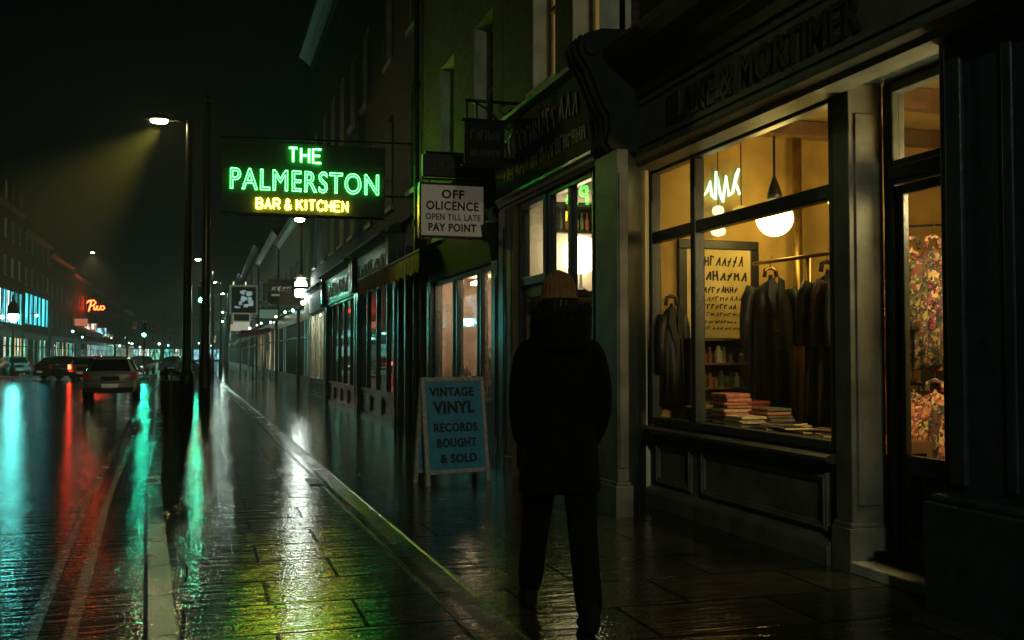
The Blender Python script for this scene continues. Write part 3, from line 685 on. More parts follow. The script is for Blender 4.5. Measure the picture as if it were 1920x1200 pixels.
# patterned garments behind the door
def floral(name, cols):
    m, N, L = newmat(name); b = N["Principled BSDF"]; b.inputs["Roughness"].default_value = .85
    tc = N.new("ShaderNodeTexCoord"); nz = N.new("ShaderNodeTexNoise"); nz.inputs["Scale"].default_value = 22; nz.inputs["Detail"].default_value = 4
    L.new(tc.outputs["Object"], nz.inputs["Vector"])
    ad = N.new("ShaderNodeVectorMath"); ad.operation = 'MULTIPLY_ADD'; L.new(nz.outputs["Color"], ad.inputs[0]); ad.inputs[1].default_value = (.14, .14, .14); L.new(tc.outputs["Object"], ad.inputs[2])
    vo = N.new("ShaderNodeTexVoronoi"); vo.inputs["Scale"].default_value = 34; L.new(ad.outputs[0], vo.inputs["Vector"])
    sp = N.new("ShaderNodeSeparateColor"); L.new(vo.outputs["Color"], sp.inputs[0])
    cr = N.new("ShaderNodeValToRGB"); cr.color_ramp.interpolation = 'CONSTANT'; L.new(sp.outputs[0], cr.inputs[0])
    e = cr.color_ramp.elements; e[0].color = (*cols[0], 1); e[1].position = 1 / len(cols); e[1].color = (*cols[1], 1)
    for i, c in enumerate(cols[2:], 2):
        q = e.new(i / len(cols)); q.color = (*c, 1)
    L.new(cr.outputs[0], b.inputs["Base Color"])
    return m
fl = [floral("floral_warm", [(.72, .42, .18), (.42, .08, .06), (.80, .58, .30), (.30, .05, .08), (.05, .03, .02), (.62, .24, .14), (.12, .09, .05)]),
      floral("floral_dark", [(.05, .04, .03), (.55, .14, .12), (.14, .13, .06), (.7, .5, .24), (.02, .02, .02), (.34, .07, .18)]),
      floral("floral_olive", [(.12, .12, .05), (.03, .03, .025), (.4, .3, .12), (.2, .06, .05), (.06, .06, .09)])]
t = thing("garment_rack", "dark metal rack of bright patterned blouses seen through the shop door glass", "clothes rack", (5.6, 6.3, .08))
m = MB(); m.tube([(5.25, 6.75, .1), (5.25, 6.75, 2.42), (6.35, 5.9, 2.42), (6.35, 5.9, .1)], .018, 8); m.tube([(5.25, 6.75, 1.18), (6.35, 5.9, 1.18)], .014, 8); m.build("frame", iron, t, smooth=True)
gw = ["warm floral blouse", "dark floral blouse", "olive patterned blouse"]
for row, (zt, ln) in enumerate(((2.36, 1.12), (1.24, 1.0))):
    for i in range(9):
        f = (i + .5) / 9; x = 5.25 + 1.1 * f - .03 * (i % 2); y = 6.75 - .85 * f - .04 * (i % 2); k = (i * 2 + row) % 3
        t = garment(x, y, R(-38 + rng.uniform(4, 34)), zt, ln * rng.uniform(.9, 1.0), .17, (fl[k], fl[(k + 1) % 3]),
                    gw[k] + (" on the upper bar" if row == 0 else " on the lower bar") + " of the rack behind the shop door", "blouse", "patterned blouses on the rack", 10 + i + 7 * row, .06)
        t.name = "hanging_blouse"

# ================================================================== off-licence (second house)
P = PR(3.5)
b2 = thing("off_licence_shop", "brick house with bright off licence window beyond the clothing shop", "building", (7, 10.3, 0), "shop buildings along the right pavement")
ops = [(8.74, 9.46, 4.27, 6.2), (10.0, 10.75, 4.35, 6.2), (8.9, 9.6, 7.4, 9.0), (10.2, 11.0, 7.4, 9.0)]
w2 = wall(b2, P, 8.73, 11.98, 4.15, 12, ops, [brick, reveal], name="upper_wall")
b2lit = em("dim_lit_room", (1, .66, .16), .10)
for k_, o in enumerate(ops): window(b2, P, o, panem=b2lit if k_ < 2 else None)
cornice(b2, P, 8.73, 11.98, 11.5, .4, .5)
m = MB(); m.box(3.9, 12, 11.86, 11.98, 0, 4.14); m.box(3.62, 12, 8.99, 11.86, 3.34, 4.14); m.build("shell_wall", brick2, b2)
m = MB(); m.fbox(P, 8.98, 10.3, .05, .14, .1, .8); m.fbox(P, 8.98, 10.3, -.02, .14, -.005, .1); moulding(m, P, 9.08, 10.2, .2, .7, .05, .05); m.build("stall_riser", woodblk, b2, bevel=.006)
framed_window(b2, P, 8.96, 10.32, .8, 3.17, [9.64], [], woodblk, glass, d=.02, t=.06, dep=.09)
m = MB(); m.fbox(P, 10.34, 10.42, .0, .12, .02, 3.17); m.fbox(P, 11.24, 11.32, .0, .12, .02, 3.17); m.fbox(P, 10.42, 11.24, 0, .12, 2.2, 2.3); m.fbox(P, 10.42, 11.24, 0, .12, 3.1, 3.17); df = m.build("door_frame", woodblk, b2, bevel=.008)
g = MB(); g.fbox(P, 10.42, 11.24, .06, .066, 2.3, 3.1); g.build("fanlight_pane", glass, df)
m = MB(); m.fbox(P, 10.425, 10.54, .04, .09, .03, 2.195); m.fbox(P, 11.12, 11.235, .04, .09, .03, 2.195); m.fbox(P, 10.54, 11.12, .04, .09, 2.06, 2.195); m.fbox(P, 10.54, 11.12, .04, .09, .03, .7); dr = m.build("door", timber, b2, bevel=.006)
g = MB(); g.fbox(P, 10.53, 11.13, .062, .068, .69, 2.07); g.build("pane", glass, dr)
g = MB(); g.tube([(3.5, 10.5, 1.0), (3.46, 10.5, 1.02), (3.46, 10.5, 1.2), (3.5, 10.5, 1.22)], .012, 6); g.build("handle", brass, dr)
for (a, b_) in ((11.34, 11.6), (11.66, 11.95)):
    m = MB(); m.fbox(P, a, b_, -.06, .12, .22, 3.17); m.fbox(P, a - .015, b_ + .015, -.08, .12, -.005, .219); m.fbox(P, a + .06, b_ - .06, -.07, -.06, .4, 2.95); m.build("pilaster", timber if a < 11.5 else woodteal, b2, bevel=.01)
m = MB(); m.ext(P, [(.12, 3.172), (-.03, 3.172), (-.04, 3.20), (-.06, 3.215), (-.07, 3.25), (-.10, 3.28), (-.10, 3.31), (.12, 3.33)], 8.73, 11.97); m.build("architrave", woodblk, b2)
PB = PR(3.44)
m = MB(); m.ext(PB, [(.1, 3.335), (-.02, 3.335), (-.07, 4.08), (-.05, 4.12), (.1, 4.12)], 8.76, 11.95); fa = m.build("fascia", woodmatte, b2)
m = MB(); rg = random.Random(31)
un_ = Vector((0, 0, 1)); 
scribble(m, (3.393, 11.5, 3.72), UX, Vector((-.067, 0, 1)).normalized(), 2.5, .26, 13, rg, .035, .012)
scribble(m, (3.412, 11.6, 3.44), UX, Vector((-.067, 0, 1)).normalized(), 2.75, .18, 22, rg, .022, .012)
m.build("lettering", pm("worn_gilt", (.06, .056, .038), .5, var=.5, scale=14), fa)
m = MB(); m.ext(PB, [(.1, 4.121), (-.06, 4.121), (-.12, 4.15), (-.13, 4.19), (-.08, 4.22), (.1, 4.24)], 8.76, 11.95); m.build("cornice", lead, b2)
room(b2, PR(3.62), 8.98, 11.85, .06, 2.6, .04, 3.30, [plasterw, plasterw, floorm])
# inside the off licence
t = thing("paper_lantern", "white ribbed paper lantern lamp glowing in the off licence window", "lamp", (4.33, 11.62, 2.66))
m = MB(); m.lathe([(.04, .24), (.13, .21), (.2, .13), (.225, 0), (.2, -.1), (.12, -.19), (.07, -.22)], (4.38, 11.58, 2.62), 22); m.build("shade", em("lantern_white", (1.0, .80, .50), 8.0), t, smooth=True)
m = MB(); m.lathe([(.09, 0), (.07, .02), (.02, .05), (.018, .22)], (4.38, 11.58, 2.19), 16); m.build("base", iron, t, smooth=True)
t = thing("wall_cabinet", "black framed glass cabinet of bottles on the off licence back wall", "cabinet", (4.33, 11.8, 2.9))
m = MB(); m.box(4.12, 4.62, 11.74, 11.84, 2.92, 2.95); m.box(4.12, 4.62, 11.74, 11.84, 3.22, 3.25); m.box(4.12, 4.15, 11.74, 11.84, 2.95, 3.22); m.box(4.59, 4.62, 11.74, 11.84, 2.95, 3.22); m.box(4.15, 4.59, 11.82, 11.84, 2.95, 3.22); m.build("frame", blackp, t)
for i in range(6):
    m = MB(); x = 4.19 + i * .07; m.lathe([(.026, 0), (.026, .13), (.01, .18), (.011, .23)], (x, 11.78, 2.952), 10); tag(m.build("bottle", jm[(i * 3) % 4], None, smooth=False), "small bottle standing in the black cabinet above the paper lantern", "bottle", "bottles in the wall cabinet")
t = thing("counter_shelf", "brown shelf stacked with packets under the paper lantern", "shelf", (4.5, 11.6, .05))
m = MB(); m.box(3.75, 5.4, 11.4, 11.84, 2.13, 2.18); m.box(3.75, 5.4, 11.4, 11.84, 1.73, 1.76); m.box(3.75, 5.4, 11.4, 11.84, 1.3, 1.33); m.box(3.75, 5.4, 11.4, 11.84, .86, .9); m.box(3.75, 3.78, 11.4, 11.84, .05, 2.13); m.box(5.37, 5.4, 11.4, 11.84, .05, 2.13); m.build("boards", timber, t)
rg = random.Random(5)
for zz in (1.332, 1.762, .902):
    x = 3.82
    while x < 5.3:
        w = rg.uniform(.06, .14); h = rg.uniform(.14, .30); m = MB(); m.box(x, x + w, 11.45, 11.7, zz, zz + h)
        tag(m.build("packet", rg.choice(gm + jm), None, bevel=.005), "coloured packet standing on the brown off licence shelves", "packet", "packets on the off licence shelf"); x += w + rg.uniform(.005, .03)
m = MB(); m.box(4.75, 5.05, 11.80, 11.84, 2.25, 3.28); m.box(4.78, 5.02, 11.79, 11.80, 2.28, 3.25, 1)
tag(m.build("framed_notice", [timber, paper], None), "tall narrow brown framed notice right of the paper lantern", "notice")

# signs on brackets -----------------------------------------------------
SHIFT = Vector((-.08, 0, 0))
t = thing("off_licence_sign", "cream off licence sign with black lettering projecting above the pavement", "sign", (3.1, 12.6, 2.92))
m = MB(); m.box(2.68, 3.5, 12.58, 12.68, 2.93, 3.58); m.build("board", cream, t, bevel=.006)
m = MB(); m.box(2.66, 3.52, 12.57, 12.69, 2.905, 2.93); m.box(2.66, 3.52, 12.57, 12.69, 3.58, 3.605); m.box(2.655, 2.68, 12.57, 12.69, 2.93, 3.58); m.box(3.5, 3.525, 12.57, 12.69, 2.93, 3.58); m.build("frame", iron, t)
m = MB()
for (s, x, z, w, h, of) in (("OFF", 2.945, 3.408, .30, .115, .035), ("OLICENCE", 2.745, 3.258, .69, .115, .03), ("OPEN TILL LATE", 2.74, 3.13, .72, .082, .018), ("PAY POINT", 2.775, 2.985, .63, .105, .032)):
    put_text(m, s, (x, 12.578, z), (1, 0, 0), UZ, w, h, offset=of, spacing=1.1, depth=.006)
m.build("lettering", ink, t)
m = MB(); m.tube([(2.7, 12.63, 3.66), (3.6, 12.63, 3.66)], .014, 6); m.tube([(2.8, 12.63, 3.6), (2.8, 12.63, 3.66)], .01, 5); m.tube([(3.4, 12.63, 3.6), (3.4, 12.63, 3.66)], .01, 5); m.build("bracket", iron, t)
SHIFT = Vector((0, 0, 0))
t = thing("black_name_sign", "black name sign with worn pale lettering just above the cream off licence sign", "sign", (3.05, 12.6, 3.7))
m = MB(); m.box(2.62, 3.5, 12.57, 12.67, 3.69, 3.97); m.build("board", blackp, t, bevel=.006)
m = MB(); put_text(m, "JARRERS", (2.74, 12.568, 3.77), (1, 0, 0), UZ, .68, .1, offset=.0, spacing=1.2, depth=.006); m.build("lettering", pm("worn_white", (.10, .10, .09), .7, var=.8, scale=25), t)
m = MB(); m.tube([(2.66, 12.63, 4.0), (3.62, 12.63, 4.0)], .018, 6); m.build("bracket", iron, t)

# hanging iron bracket sign frame over off licence
t = thing("hanging_sign_bracket", "black scrolled iron bracket projecting over the off licence fascia", "sign bracket", (3.1, 10.9, 4.2))
m = MB(); m.tube([(3.5, 11.3, 4.36), (2.85, 11.3, 4.36)], .02, 6); m.tube([(3.5, 11.3, 3.95), (3.3, 11.3, 4.1), (3.1, 11.3, 4.28), (2.95, 11.3, 4.35)], .014, 6)
m.tube([(2.87, 11.3, 4.36), (2.87, 11.3, 4.12)], .014, 6); m.tube([(2.99, 11.3, 4.36), (2.99, 11.3, 4.0)], .012, 6)
m.tube([(3.42, 11.3, 4.30), (3.34, 11.3, 4.22), (3.26, 11.3, 4.26), (3.27, 11.3, 4.33), (3.33, 11.3, 4.33)], .011, 5)
m.build("arm", iron, t, smooth=True)
m = MB(); m.box(2.84, 3.32, 11.27, 11.33, 3.62, 4.12); m.box(2.81, 3.35, 11.26, 11.34, 4.12, 4.15); m.box(2.81, 3.35, 11.26, 11.34, 3.59, 3.62); m.build("hanging_board", woodmatte, t, bevel=.01)
m = MB(); scribble(m, (2.9, 11.262, 3.9), (1, 0, 0), UZ, .36, .12, 6, random.Random(14), .016, .006); scribble(m, (2.9, 11.262, 3.70), (1, 0, 0), UZ, .36, .09, 8, random.Random(15), .011, .006); m.build("lettering", pm("faded_sign_paint", (.07, .065, .045), .6, var=.4), t)

# ================================================================== houses 3-6
def plain_shop(b, P, a0, a1, ztop, fmat, panes, door=None, gm_=None, roomm=None, light=None, zs=.62, fas=.62, lett=None, depth=1.6, lettm=None, cons=True, fasm=None):
    co = .32 if cons else .05
    m = MB(); m.fbox(P, a0 + .3, a1 - .3, .04, .14, .1, zs)
    if door: pass
    m.fbox(P, a0 + .3, a1 - .3, -.02, .14, -.005, .1)
    k = max(1, int((a1 - a0) / 1.4)); w = (a1 - a0 - .8) / k
    for i in range(k): moulding(m, P, a0 + .4 + i * w + .06, a0 + .4 + (i + 1) * w - .06, .16, zs - .06, .04, .045)
    m.build("stall_riser", fmat, b, bevel=.006)
    for a in (a0 + .02, a1 - .3):
        m = MB(); m.fbox(P, a, a + .28, -.06, .14, .22, ztop); m.fbox(P, a - .012, a + .292, -.08, .14, -.005, .218); m.fbox(P, a + .06, a + .22, -.072, -.06, .4, ztop - .2); m.build("pilaster", fmat, b, bevel=.01)
        if not cons: continue
        m = MB(); m.fbox(P, a - .01, a + .29, -.2, .1, ztop + .02, ztop + fas + .1); m.ext(P, [(.05, ztop + fas + .1), (-.24, ztop + fas + .1), (-.2, ztop + fas + .22), (.05, ztop + fas + .3)], a - .02, a + .3); m.build("console_bracket", fmat, b, bevel=.01)
    framed_window(b, P, a0 + .3, a1 - .3, zs, ztop, panes, [], fmat, gm_ or glass, d=.0, t=.07, dep=.1)
    m = MB(); m.ext(P, [(.1, ztop + .003), (-.05, ztop + .003), (-.06, ztop + .06), (-.12, ztop + fas), (.1, ztop + fas)], a0 + .3, a1 - .31); fa = m.build("fascia", fasm or fmat, b)
    if lett:
        m = MB(); scribble(m, P(a1 - .6, -.085, ztop + .14) if P(0, 1, 0)[0] > P(0, 0, 0)[0] else P(a0 + .6, -.085, ztop + .14), UX, UZ, a1 - a0 - 1.2, fas * .58, lett, random.Random(lett), .045, .03); m.build("lettering", lettm, fa)
    m = MB(); m.ext(P, [(.1, ztop + fas), (-co * .4, ztop + fas + .002), (-co * .6, ztop + fas + .06), (-co, ztop + fas + .1), (-co, ztop + fas + .15), (-co * .4, ztop + fas + .22), (.1, ztop + fas + .24)], a0 + .3, a1 - .31); m.build("cornice", lead, b)
    rm = room(b, P, a0 + .28, a1 - .28, .14, depth, .04, ztop + .05, roomm or [darkroom, darkroom, floorm])
    if light:
        for i in range(light[1]):
            x = a0 + (a1 - a0) * (i + .5) / light[1]; m = MB(); m.fbox(P, x - .3, x + .3, depth * .45, depth * .45 + .1, ztop - .07, ztop - .02); m.build("ceiling_light", light[0], rm)

warm3 = em("shop_tube_warm", (1.0, .72, .46), 34.0); white6 = em("shop_tube_white", (.95, 1.0, .82), 55.0); teal4 = em("reflection_tube_teal", (.12, 1.0, .9), 12); dim5 = em("shop_tube_dim", (.9, 1, .7), .9)
P = PR(3.5)
gilt = pm("faded_gilt", (.42, .40, .16), .45, var=.5, scale=9)
b3 = thing("record_shop", "brick house with three tall misted panes behind the pavement board", "building", (7, 14.5, 0), "shop buildings along the right pavement")
ops = [(12.42, 13.36, 4.15, 5.9), (14.55, 15.45, 4.4, 5.9), (12.5, 13.4, 7.2, 8.9), (14.6, 15.5, 7.2, 8.9)]
wall(b3, P, 12.0, 16.98, 4.0, 12, ops, [brick, reveal]); [window(b3, P, o) for o in ops]
cornice(b3, P, 12.0, 16.98, 11.5, .45, .6); roof(b3, P, 12, 16.98, 12)
plain_shop(b3, P, 11.99, 16.2, 2.58, woodteal, [13.02, 13.18, 14.36, 14.58], None, glasswet, [pm("misted_back", (.55, .42, .32), .9, var=.35, scale=3), plasterw, floorm], (warm3, 2), zs=.78, fas=.5, depth=1.1, cons=False, fasm=woodmatte)
m = MB(); m.fbox(P, 16.22, 16.97, .1, .2, 0, 3.4); m.fbox(P, 16.22, 16.3, -.02, .1, 0, 3.2); m.fbox(P, 16.86, 16.97, -.02, .1, 0, 3.2); m.fbox(P, 16.3, 16.86, .06, .1, .1, .9)
m.build("side_door", woodblk, b3, bevel=.008)
m = MB(); m.tube([(3.42, 16.95, 0.05), (3.42, 16.95, 11.4)], .05, 10)
for z in (1.2, 3.6, 6, 8.4, 10.8): m.lathe([(.065, 0), (.065, .12)], (3.42, 16.95, z), 10)
m.build("drainpipe", iron, b3)
# goods silhouettes in the misted window
for i, (y, h, w) in enumerate(((12.55, .42, .14), (13.6, .7, .3), (13.95, .5, .2), (15.0, .45, .25), (15.5, .62, .2), (14.75, .3, .16))):
    m = MB(); m.lathe([(w * .4, 0), (w * .5, h * .3), (w * .3, h * .55), (w * .42, h * .7), (w * .12, h)], (3.78, y, .80), 12)
    tag(m.build("window_ornament", jm[2] if i % 2 else coatC, None, smooth=True), "dark vase shaped ornament standing inside the misted record shop window", "ornament", "ornaments in the misted window")

b4 = thing("awning_shop", "brick house with a long brown awning and green lit worn fascia lettering", "building", (7, 20.5, 0), "shop buildings along the right pavement")
ops = [(17.25, 17.95, 4.35, 6.3), (19.6, 20.5, 4.35, 6.2), (22.2, 22.95, 4.35, 6.2), (17.3, 18.0, 7.3, 9.0), (19.7, 20.5, 7.3, 9.0), (22.9, 23.8, 7.2, 8.9)]
wall(b4, P, 17.0, 24.3, 3.9, 12, ops, [brick, reveal]); [window(b4, P, o) for o in ops]
cornice(b4, P, 17.0, 24.3, 11.5, .45, .6); roof(b4, P, 17, 24.3, 12)
plain_shop(b4, P, 19.0, 24.28, 2.9, woodteal, [20.3, 21.6, 22.9], None, glassd, [darkroom, darkroom, floorm], (teal4, 3), zs=.6, fas=.75, lett=11, lettm=gilt)  # teal tubes added to stand for reflections in these panes
m = MB(); m.fbox(P, 17.02, 18.98, .1, .2, 0, 3.9); m.fbox(P, 17.02, 17.2, -.04, .1, 0, 3.4); m.fbox(P, 18.1, 18.25, -.04, .1, 0, 3.4); m.fbox(P, 18.8, 18.97, -.04, .1, 0, 3.4)
for i in range(3): m.fbox(P, 17.3 + i * .26, 17.5 + i * .26, .07, .1, .2, 2.2)
m.build("side_door", woodblk, b4, bevel=.008)
# awning with scalloped valance
t = thing("awning", "long brown closed awning with scalloped valance and wet lit top edge", "awning", (3.2, 18.4, 2.6))
m = MB(); m.ext(P, [(-.04, 3.2), (-.38, 3.04), (-.40, 3.0), (-.36, 2.98), (-.04, 3.08)], 15.2, 21.6); m.build("cassette", woodblk, t, bevel=.01)
m = MB(); n = 32; vs = []; fs = []
for i in range(n * 6 + 1):
    a = 15.22 + (21.58 - 15.22) * i / (n * 6); sc = .05 * abs(math.sin(math.pi * i / 6)); wv = .012 * math.sin(i * .7)
    vs += [P(a, -.375 + wv * .3, 3.0), P(a, -.39 + wv, 2.72 - sc), P(a, -.383 + wv, 2.72 - sc), P(a, -.368 + wv * .3, 3.0)]
for i in range(n * 6):
    for k in range(4): fs.append((i * 4 + k, i * 4 + (k + 1) % 4, i * 4 + 4 + (k + 1) % 4, i * 4 + 4 + k))
m.add(vs, fs); m.build("valance", pm("brown_canvas", (.10, .06, .035), .85, var=.35, scale=8), t)

b5 = thing("dark_shopfront_house", "brick house with dark glossy shopfront catching teal reflections", "building", (7, 27.6, 0), "shop buildings along the right pavement")
ops = [(25, 25.9, 4.4, 6.2), (27.1, 28, 4.4, 6.2), (29.2, 30.1, 4.4, 6.2), (25, 25.9, 7.2, 8.9), (27.1, 28, 7.2, 8.9), (29.2, 30.1, 7.2, 8.9)]
wall(b5, P, 24.32, 30.8, 3.7, 12, ops, [brick2, reveal]); [window(b5, P, o) for o in ops]
cornice(b5, P, 24.32, 30.8, 11.5, .45, .6); roof(b5, P, 24.32, 30.8, 12)
plain_shop(b5, P, 24.32, 30.78, 2.9, woodteal, [25.7, 26.9, 28.1, 29.4], None, glassd, [timber, darkroom, floorm], (dim5, 2), zs=.6, fas=.7, lett=9, lettm=gilt)
b6 = thing("white_lit_shop", "tall end house with narrow white lit shop panes and deep cornice", "building", (7, 33.4, 0), "shop buildings along the right pavement")
ops = [(31.4, 32.2, 4.4, 6.2), (34, 34.8, 4.4, 6.2), (31.4, 32.2, 7.2, 8.9), (34, 34.8, 7.2, 8.9)]
wall(b6, P, 30.82, 36.0, 3.6, 12, ops, [brick2, reveal]); [window(b6, P, o) for o in ops]
cornice(b6, P, 30.82, 36.0, 11.5, .45, .6, slate); roof(b6, P, 30.82, 36, 12)
plain_shop(b6, P, 30.82, 35.98, 2.85, stone, [32.5, 34.2], None, glass, [plasterw, plasterw, floorm], (white6, 3), zs=.6, fas=.6, depth=.6)
# wall lantern, white
t = thing("wall_lantern", "bright white barrel lantern fixed on the end house fascia", "lantern", (3.3, 35.7, 3.4))
m = MB(); m.lathe([(.15, -.32), (.2, -.27), (.2, -.06)], (3.15, 35.7, 3.75), 16); m.lathe([(.2, .06), (.19, .2), (.1, .3)], (3.15, 35.7, 3.75), 16); m.build("diffuser", em("lantern_cold", (.85, 1, .93), 42.0), t, smooth=True)
m = MB(); m.lathe([(.215, -.06), (.215, .06)], (3.15, 35.7, 3.75), 16); m.tube([(3.15, 35.7, 3.75), (3.5, 35.7, 3.75)], .04, 6); m.lathe([(.3, .33), (.3, .36), (.05, .46)], (3.15, 35.7, 3.75), 16); m.build("band", iron, t)  # iron hood on top added to keep lantern light off the cornice

# ================================================================== further right-hand houses
def far_house(name, label, P, a0, a1, h, grp, seed, shopm, winl=0.12, wcol=None, zw=(4.6, 6.3), nst=2, brickm=None, back=9.0, shop_h=2.9):
    rg = random.Random(seed)
    c = P((a0 + a1) / 2, back / 2, 0)
    b = thing(name, label, "building", c, grp)
    n = max(1, int((a1 - a0) / 3.2)); ops = []
    for s in range(nst):
        for i in range(n):
            x = a0 + (a1 - a0) * (i + .5) / n; ops.append((x - .5, x + .5, zw[0] + s * 3.1, zw[1] + s * 3.1))
    wall(b, P, a0, a1, 0.0, h, ops, [brickm or brick2, reveal], back=back)
    for o in ops: window(b, P, o, panem=(wcol if wcol and rg.random() < winl else None), curt=False, sash=False)
    cornice(b, P, a0, a1, h - .45, .35, .5)
    roof(b, P, a0, a1, h, back=back, h=.4)
    m = MB(); m.fbox(P, a0 + .2, a1 - .2, -.12, 0, 2.95, 3.55); fa = m.build("fascia", woodteal, b)
    m = MB(); m.ext(P, [(0, 3.55), (-.3, 3.56), (-.3, 3.64), (0, 3.7)], a0 + .2, a1 - .2); m.build("cornice", lead, b)
    m = MB(); k = max(2, int((a1 - a0) / 1.3)); ww = (a1 - a0 - .6) / k
    for i in range(k + 1): m.fbox(P, a0 + .3 + i * ww - .06, a0 + .3 + i * ww + .06, -.1, -.002, .5, 2.95)
    m.fbox(P, a0 + .24, a1 - .24, -.1, -.003, -.005, .5)
    m.fbox(P, a0 + .36, a1 - .36, -.09, -.003, 2.2, 2.28)
    sf = m.build("shopfront", woodteal, b)
    for i in range(k):
        mm = rg.choice(shopm); g = MB(); g.fbox(P, a0 + .3 + i * ww + .06, a0 + .3 + (i + 1) * ww - .06, -.05, -.04, .5, 2.95); g.build("pane", mm, sf)
    return b, fa
def lit(name, c, s, sx=2.2, sz=.7, lo=.42, hi=.72):
    """a lit room seen through glass: uneven bright and dark columns of goods, curtains and people"""
    m = em(name, c, s); N, L = m.node_tree.nodes, m.node_tree.links; b = N["Principled BSDF"]
    g = N.new("ShaderNodeNewGeometry"); mp = N.new("ShaderNodeMapping"); mp.inputs["Scale"].default_value = (sx, sx, sz); L.new(g.outputs["Position"], mp.inputs["Vector"])
    nz = N.new("ShaderNodeTexNoise"); nz.inputs["Scale"].default_value = 1.0; nz.inputs["Detail"].default_value = 4; L.new(mp.outputs[0], nz.inputs["Vector"])
    mr = N.new("ShaderNodeMapRange"); mr.inputs[1].default_value = lo; mr.inputs[2].default_value = hi; mr.inputs[3].default_value = s * .04; mr.inputs[4].default_value = s * 1.9
    L.new(nz.outputs[0], mr.inputs[0]); L.new(mr.outputs[0], b.inputs["Emission Strength"])
    return m
sh_w = lit("shop_glow_white", (.85, 1, .78), 1.1); sh_t = lit("shop_glow_teal", (.14, .85, .7), 1.0); sh_y = lit("shop_glow_yellow", (1, .8, .35), .7); sh_d = lit("shop_glow_dim", (.25, .6, .5), .14); sh_g = lit("shop_glow_green", (.3, 1, .65), .8)
sh_b = lit("shop_glow_blue", (.35, .9, 1.0), 1.0)
dkp = glassd
RG_ = "shop buildings along the right pavement"
far_house("shuttered_shop", "low dark house with folded teal shutters beyond the tall end house", PR(4.3), 36.2, 48, 8.4, RG_, 1, [dkp, dkp, dkp, sh_d], brickm=brick2, zw=(4.4, 6.0), nst=1)
far_house("corner_house", "dark two storey house behind the framed projecting sign", PR(4.2), 48.2, 62, 8.2, RG_, 2, [dkp, dkp, sh_d], zw=(4.4, 6.0), nst=1)
far_house("cafe_house", "dim house with yellow lit cafe windows behind the pavement tables", PR(4.1), 62.2, 84, 9.0, RG_, 3, [sh_y, sh_y, sh_d], zw=(4.8, 6.4), nst=1)
far_house("distant_terrace_house", "distant dark terrace house on the right beyond the billboards", PR(4.0), 84.2, 120, 10.5, RG_, 4, [sh_w, dkp, sh_d, dkp], nst=2, wcol=sh_y)
far_house("distant_terrace_house", "farthest dark terrace house on the right near the street's end", PR(3.9), 120.2, 200, 11, RG_, 5, [sh_d, dkp, sh_g], nst=2, wcol=sh_y)

# left-hand row
LG = "terraced buildings on the far left side of the street"
teal_win = lit("teal_room_glow", (.05, .78, .88), 2.3, 2.6, .3, .42, .8)
teal_win2 = lit("pale_teal_glow", (.60, .90, .95), 2.8, 2.6, .3, .4, .8)
dimwin = em("dim_yellow_room", (.9, .65, .2), .09)
def left_house(label, a0, a1, h, seed, shopm, **k): return far_house("terraced_house", label, PL(-16), a0, a1, h, LG, seed, shopm, **k)
hb, fa = left_house("tall terraced house at the left edge with big teal glowing first floor windows", 84, 101, 14.2, 11, [sh_y, sh_g, sh_d, dkp, sh_w, dkp], wcol=dimwin, winl=.6, nst=3, zw=(8.2, 9.8))
P = PL(-16)
for i in range(7):
    a = 87.0 + i * 1.95; m = MB(); m.fbox(P, a, a + 1.6, -.05, .05, 4.2, 6.9)
    w = m.build("window", teal_win2 if i in (1, 3) else teal_win, hb)
    m = MB(); m.fbox(P, a - .1, a, -.1, .05, 4.1, 7.0); m.fbox(P, a + 1.6, a + 1.7, -.1, .05, 4.1, 7.0); m.fbox(P, a, a + 1.6, -.1, .05, 6.9, 7.0); m.fbox(P, a, a + 1.6, -.1, .05, 4.1, 4.2); m.fbox(P, a + .78, a + .84, -.09, -.05, 4.2, 6.9); m.build("frame", woodteal, w)
hb2, _ = left_house("terraced house with a second bank of teal windows behind the globe lantern post", 101.2, 118, 13.0, 12, [sh_g, sh_d, dkp, dkp], wcol=dimwin, winl=.1, nst=2, zw=(8.0, 9.6))
for i in range(6):
    a = 102.2 + i * 2.5; m = MB(); m.fbox(P, a, a + 1.7, -.05, .05, 4.4, 7.2); w = m.build("window", teal_win, hb2)
    m = MB(); m.fbox(P, a - .1, a, -.1, .05, 4.3, 7.3); m.fbox(P, a + 1.7, a + 1.8, -.1, .05, 4.3, 7.3); m.fbox(P, a, a + 1.7, -.1, .05, 7.2, 7.3); m.fbox(P, a, a + 1.7, -.1, .05, 4.3, 4.4); m.build("frame", woodteal, w)
left_house("dark terraced house just left of the red neon script", 118.2, 137, 12.4, 13, [sh_y, sh_d, dkp, sh_t, dkp], wcol=dimwin, winl=.1, nst=2)
left_house("terraced house under the red neon script with a pale awning", 137.2, 158, 11.8, 14, [sh_w, dkp, sh_d, sh_g, dkp], wcol=dimwin, winl=.2, nst=2)
left_house("terraced house with bright white shop windows beyond the red neon", 158.2, 182, 11.4, 15, [sh_w, sh_b, sh_g], wcol=dimwin, winl=.2, nst=2)
left_house("distant terraced house on the left with small green lit shops", 182.2, 212, 11.0, 16, [sh_w, sh_t, sh_g], wcol=dimwin, winl=.2, nst=2)
left_house("last terraced house on the left before the street closes", 212.2, 250, 11.0, 17, [sh_w, sh_g, sh_y], wcol=dimwin, winl=.2, nst=2)
EG = "buildings closing the far end of the street"
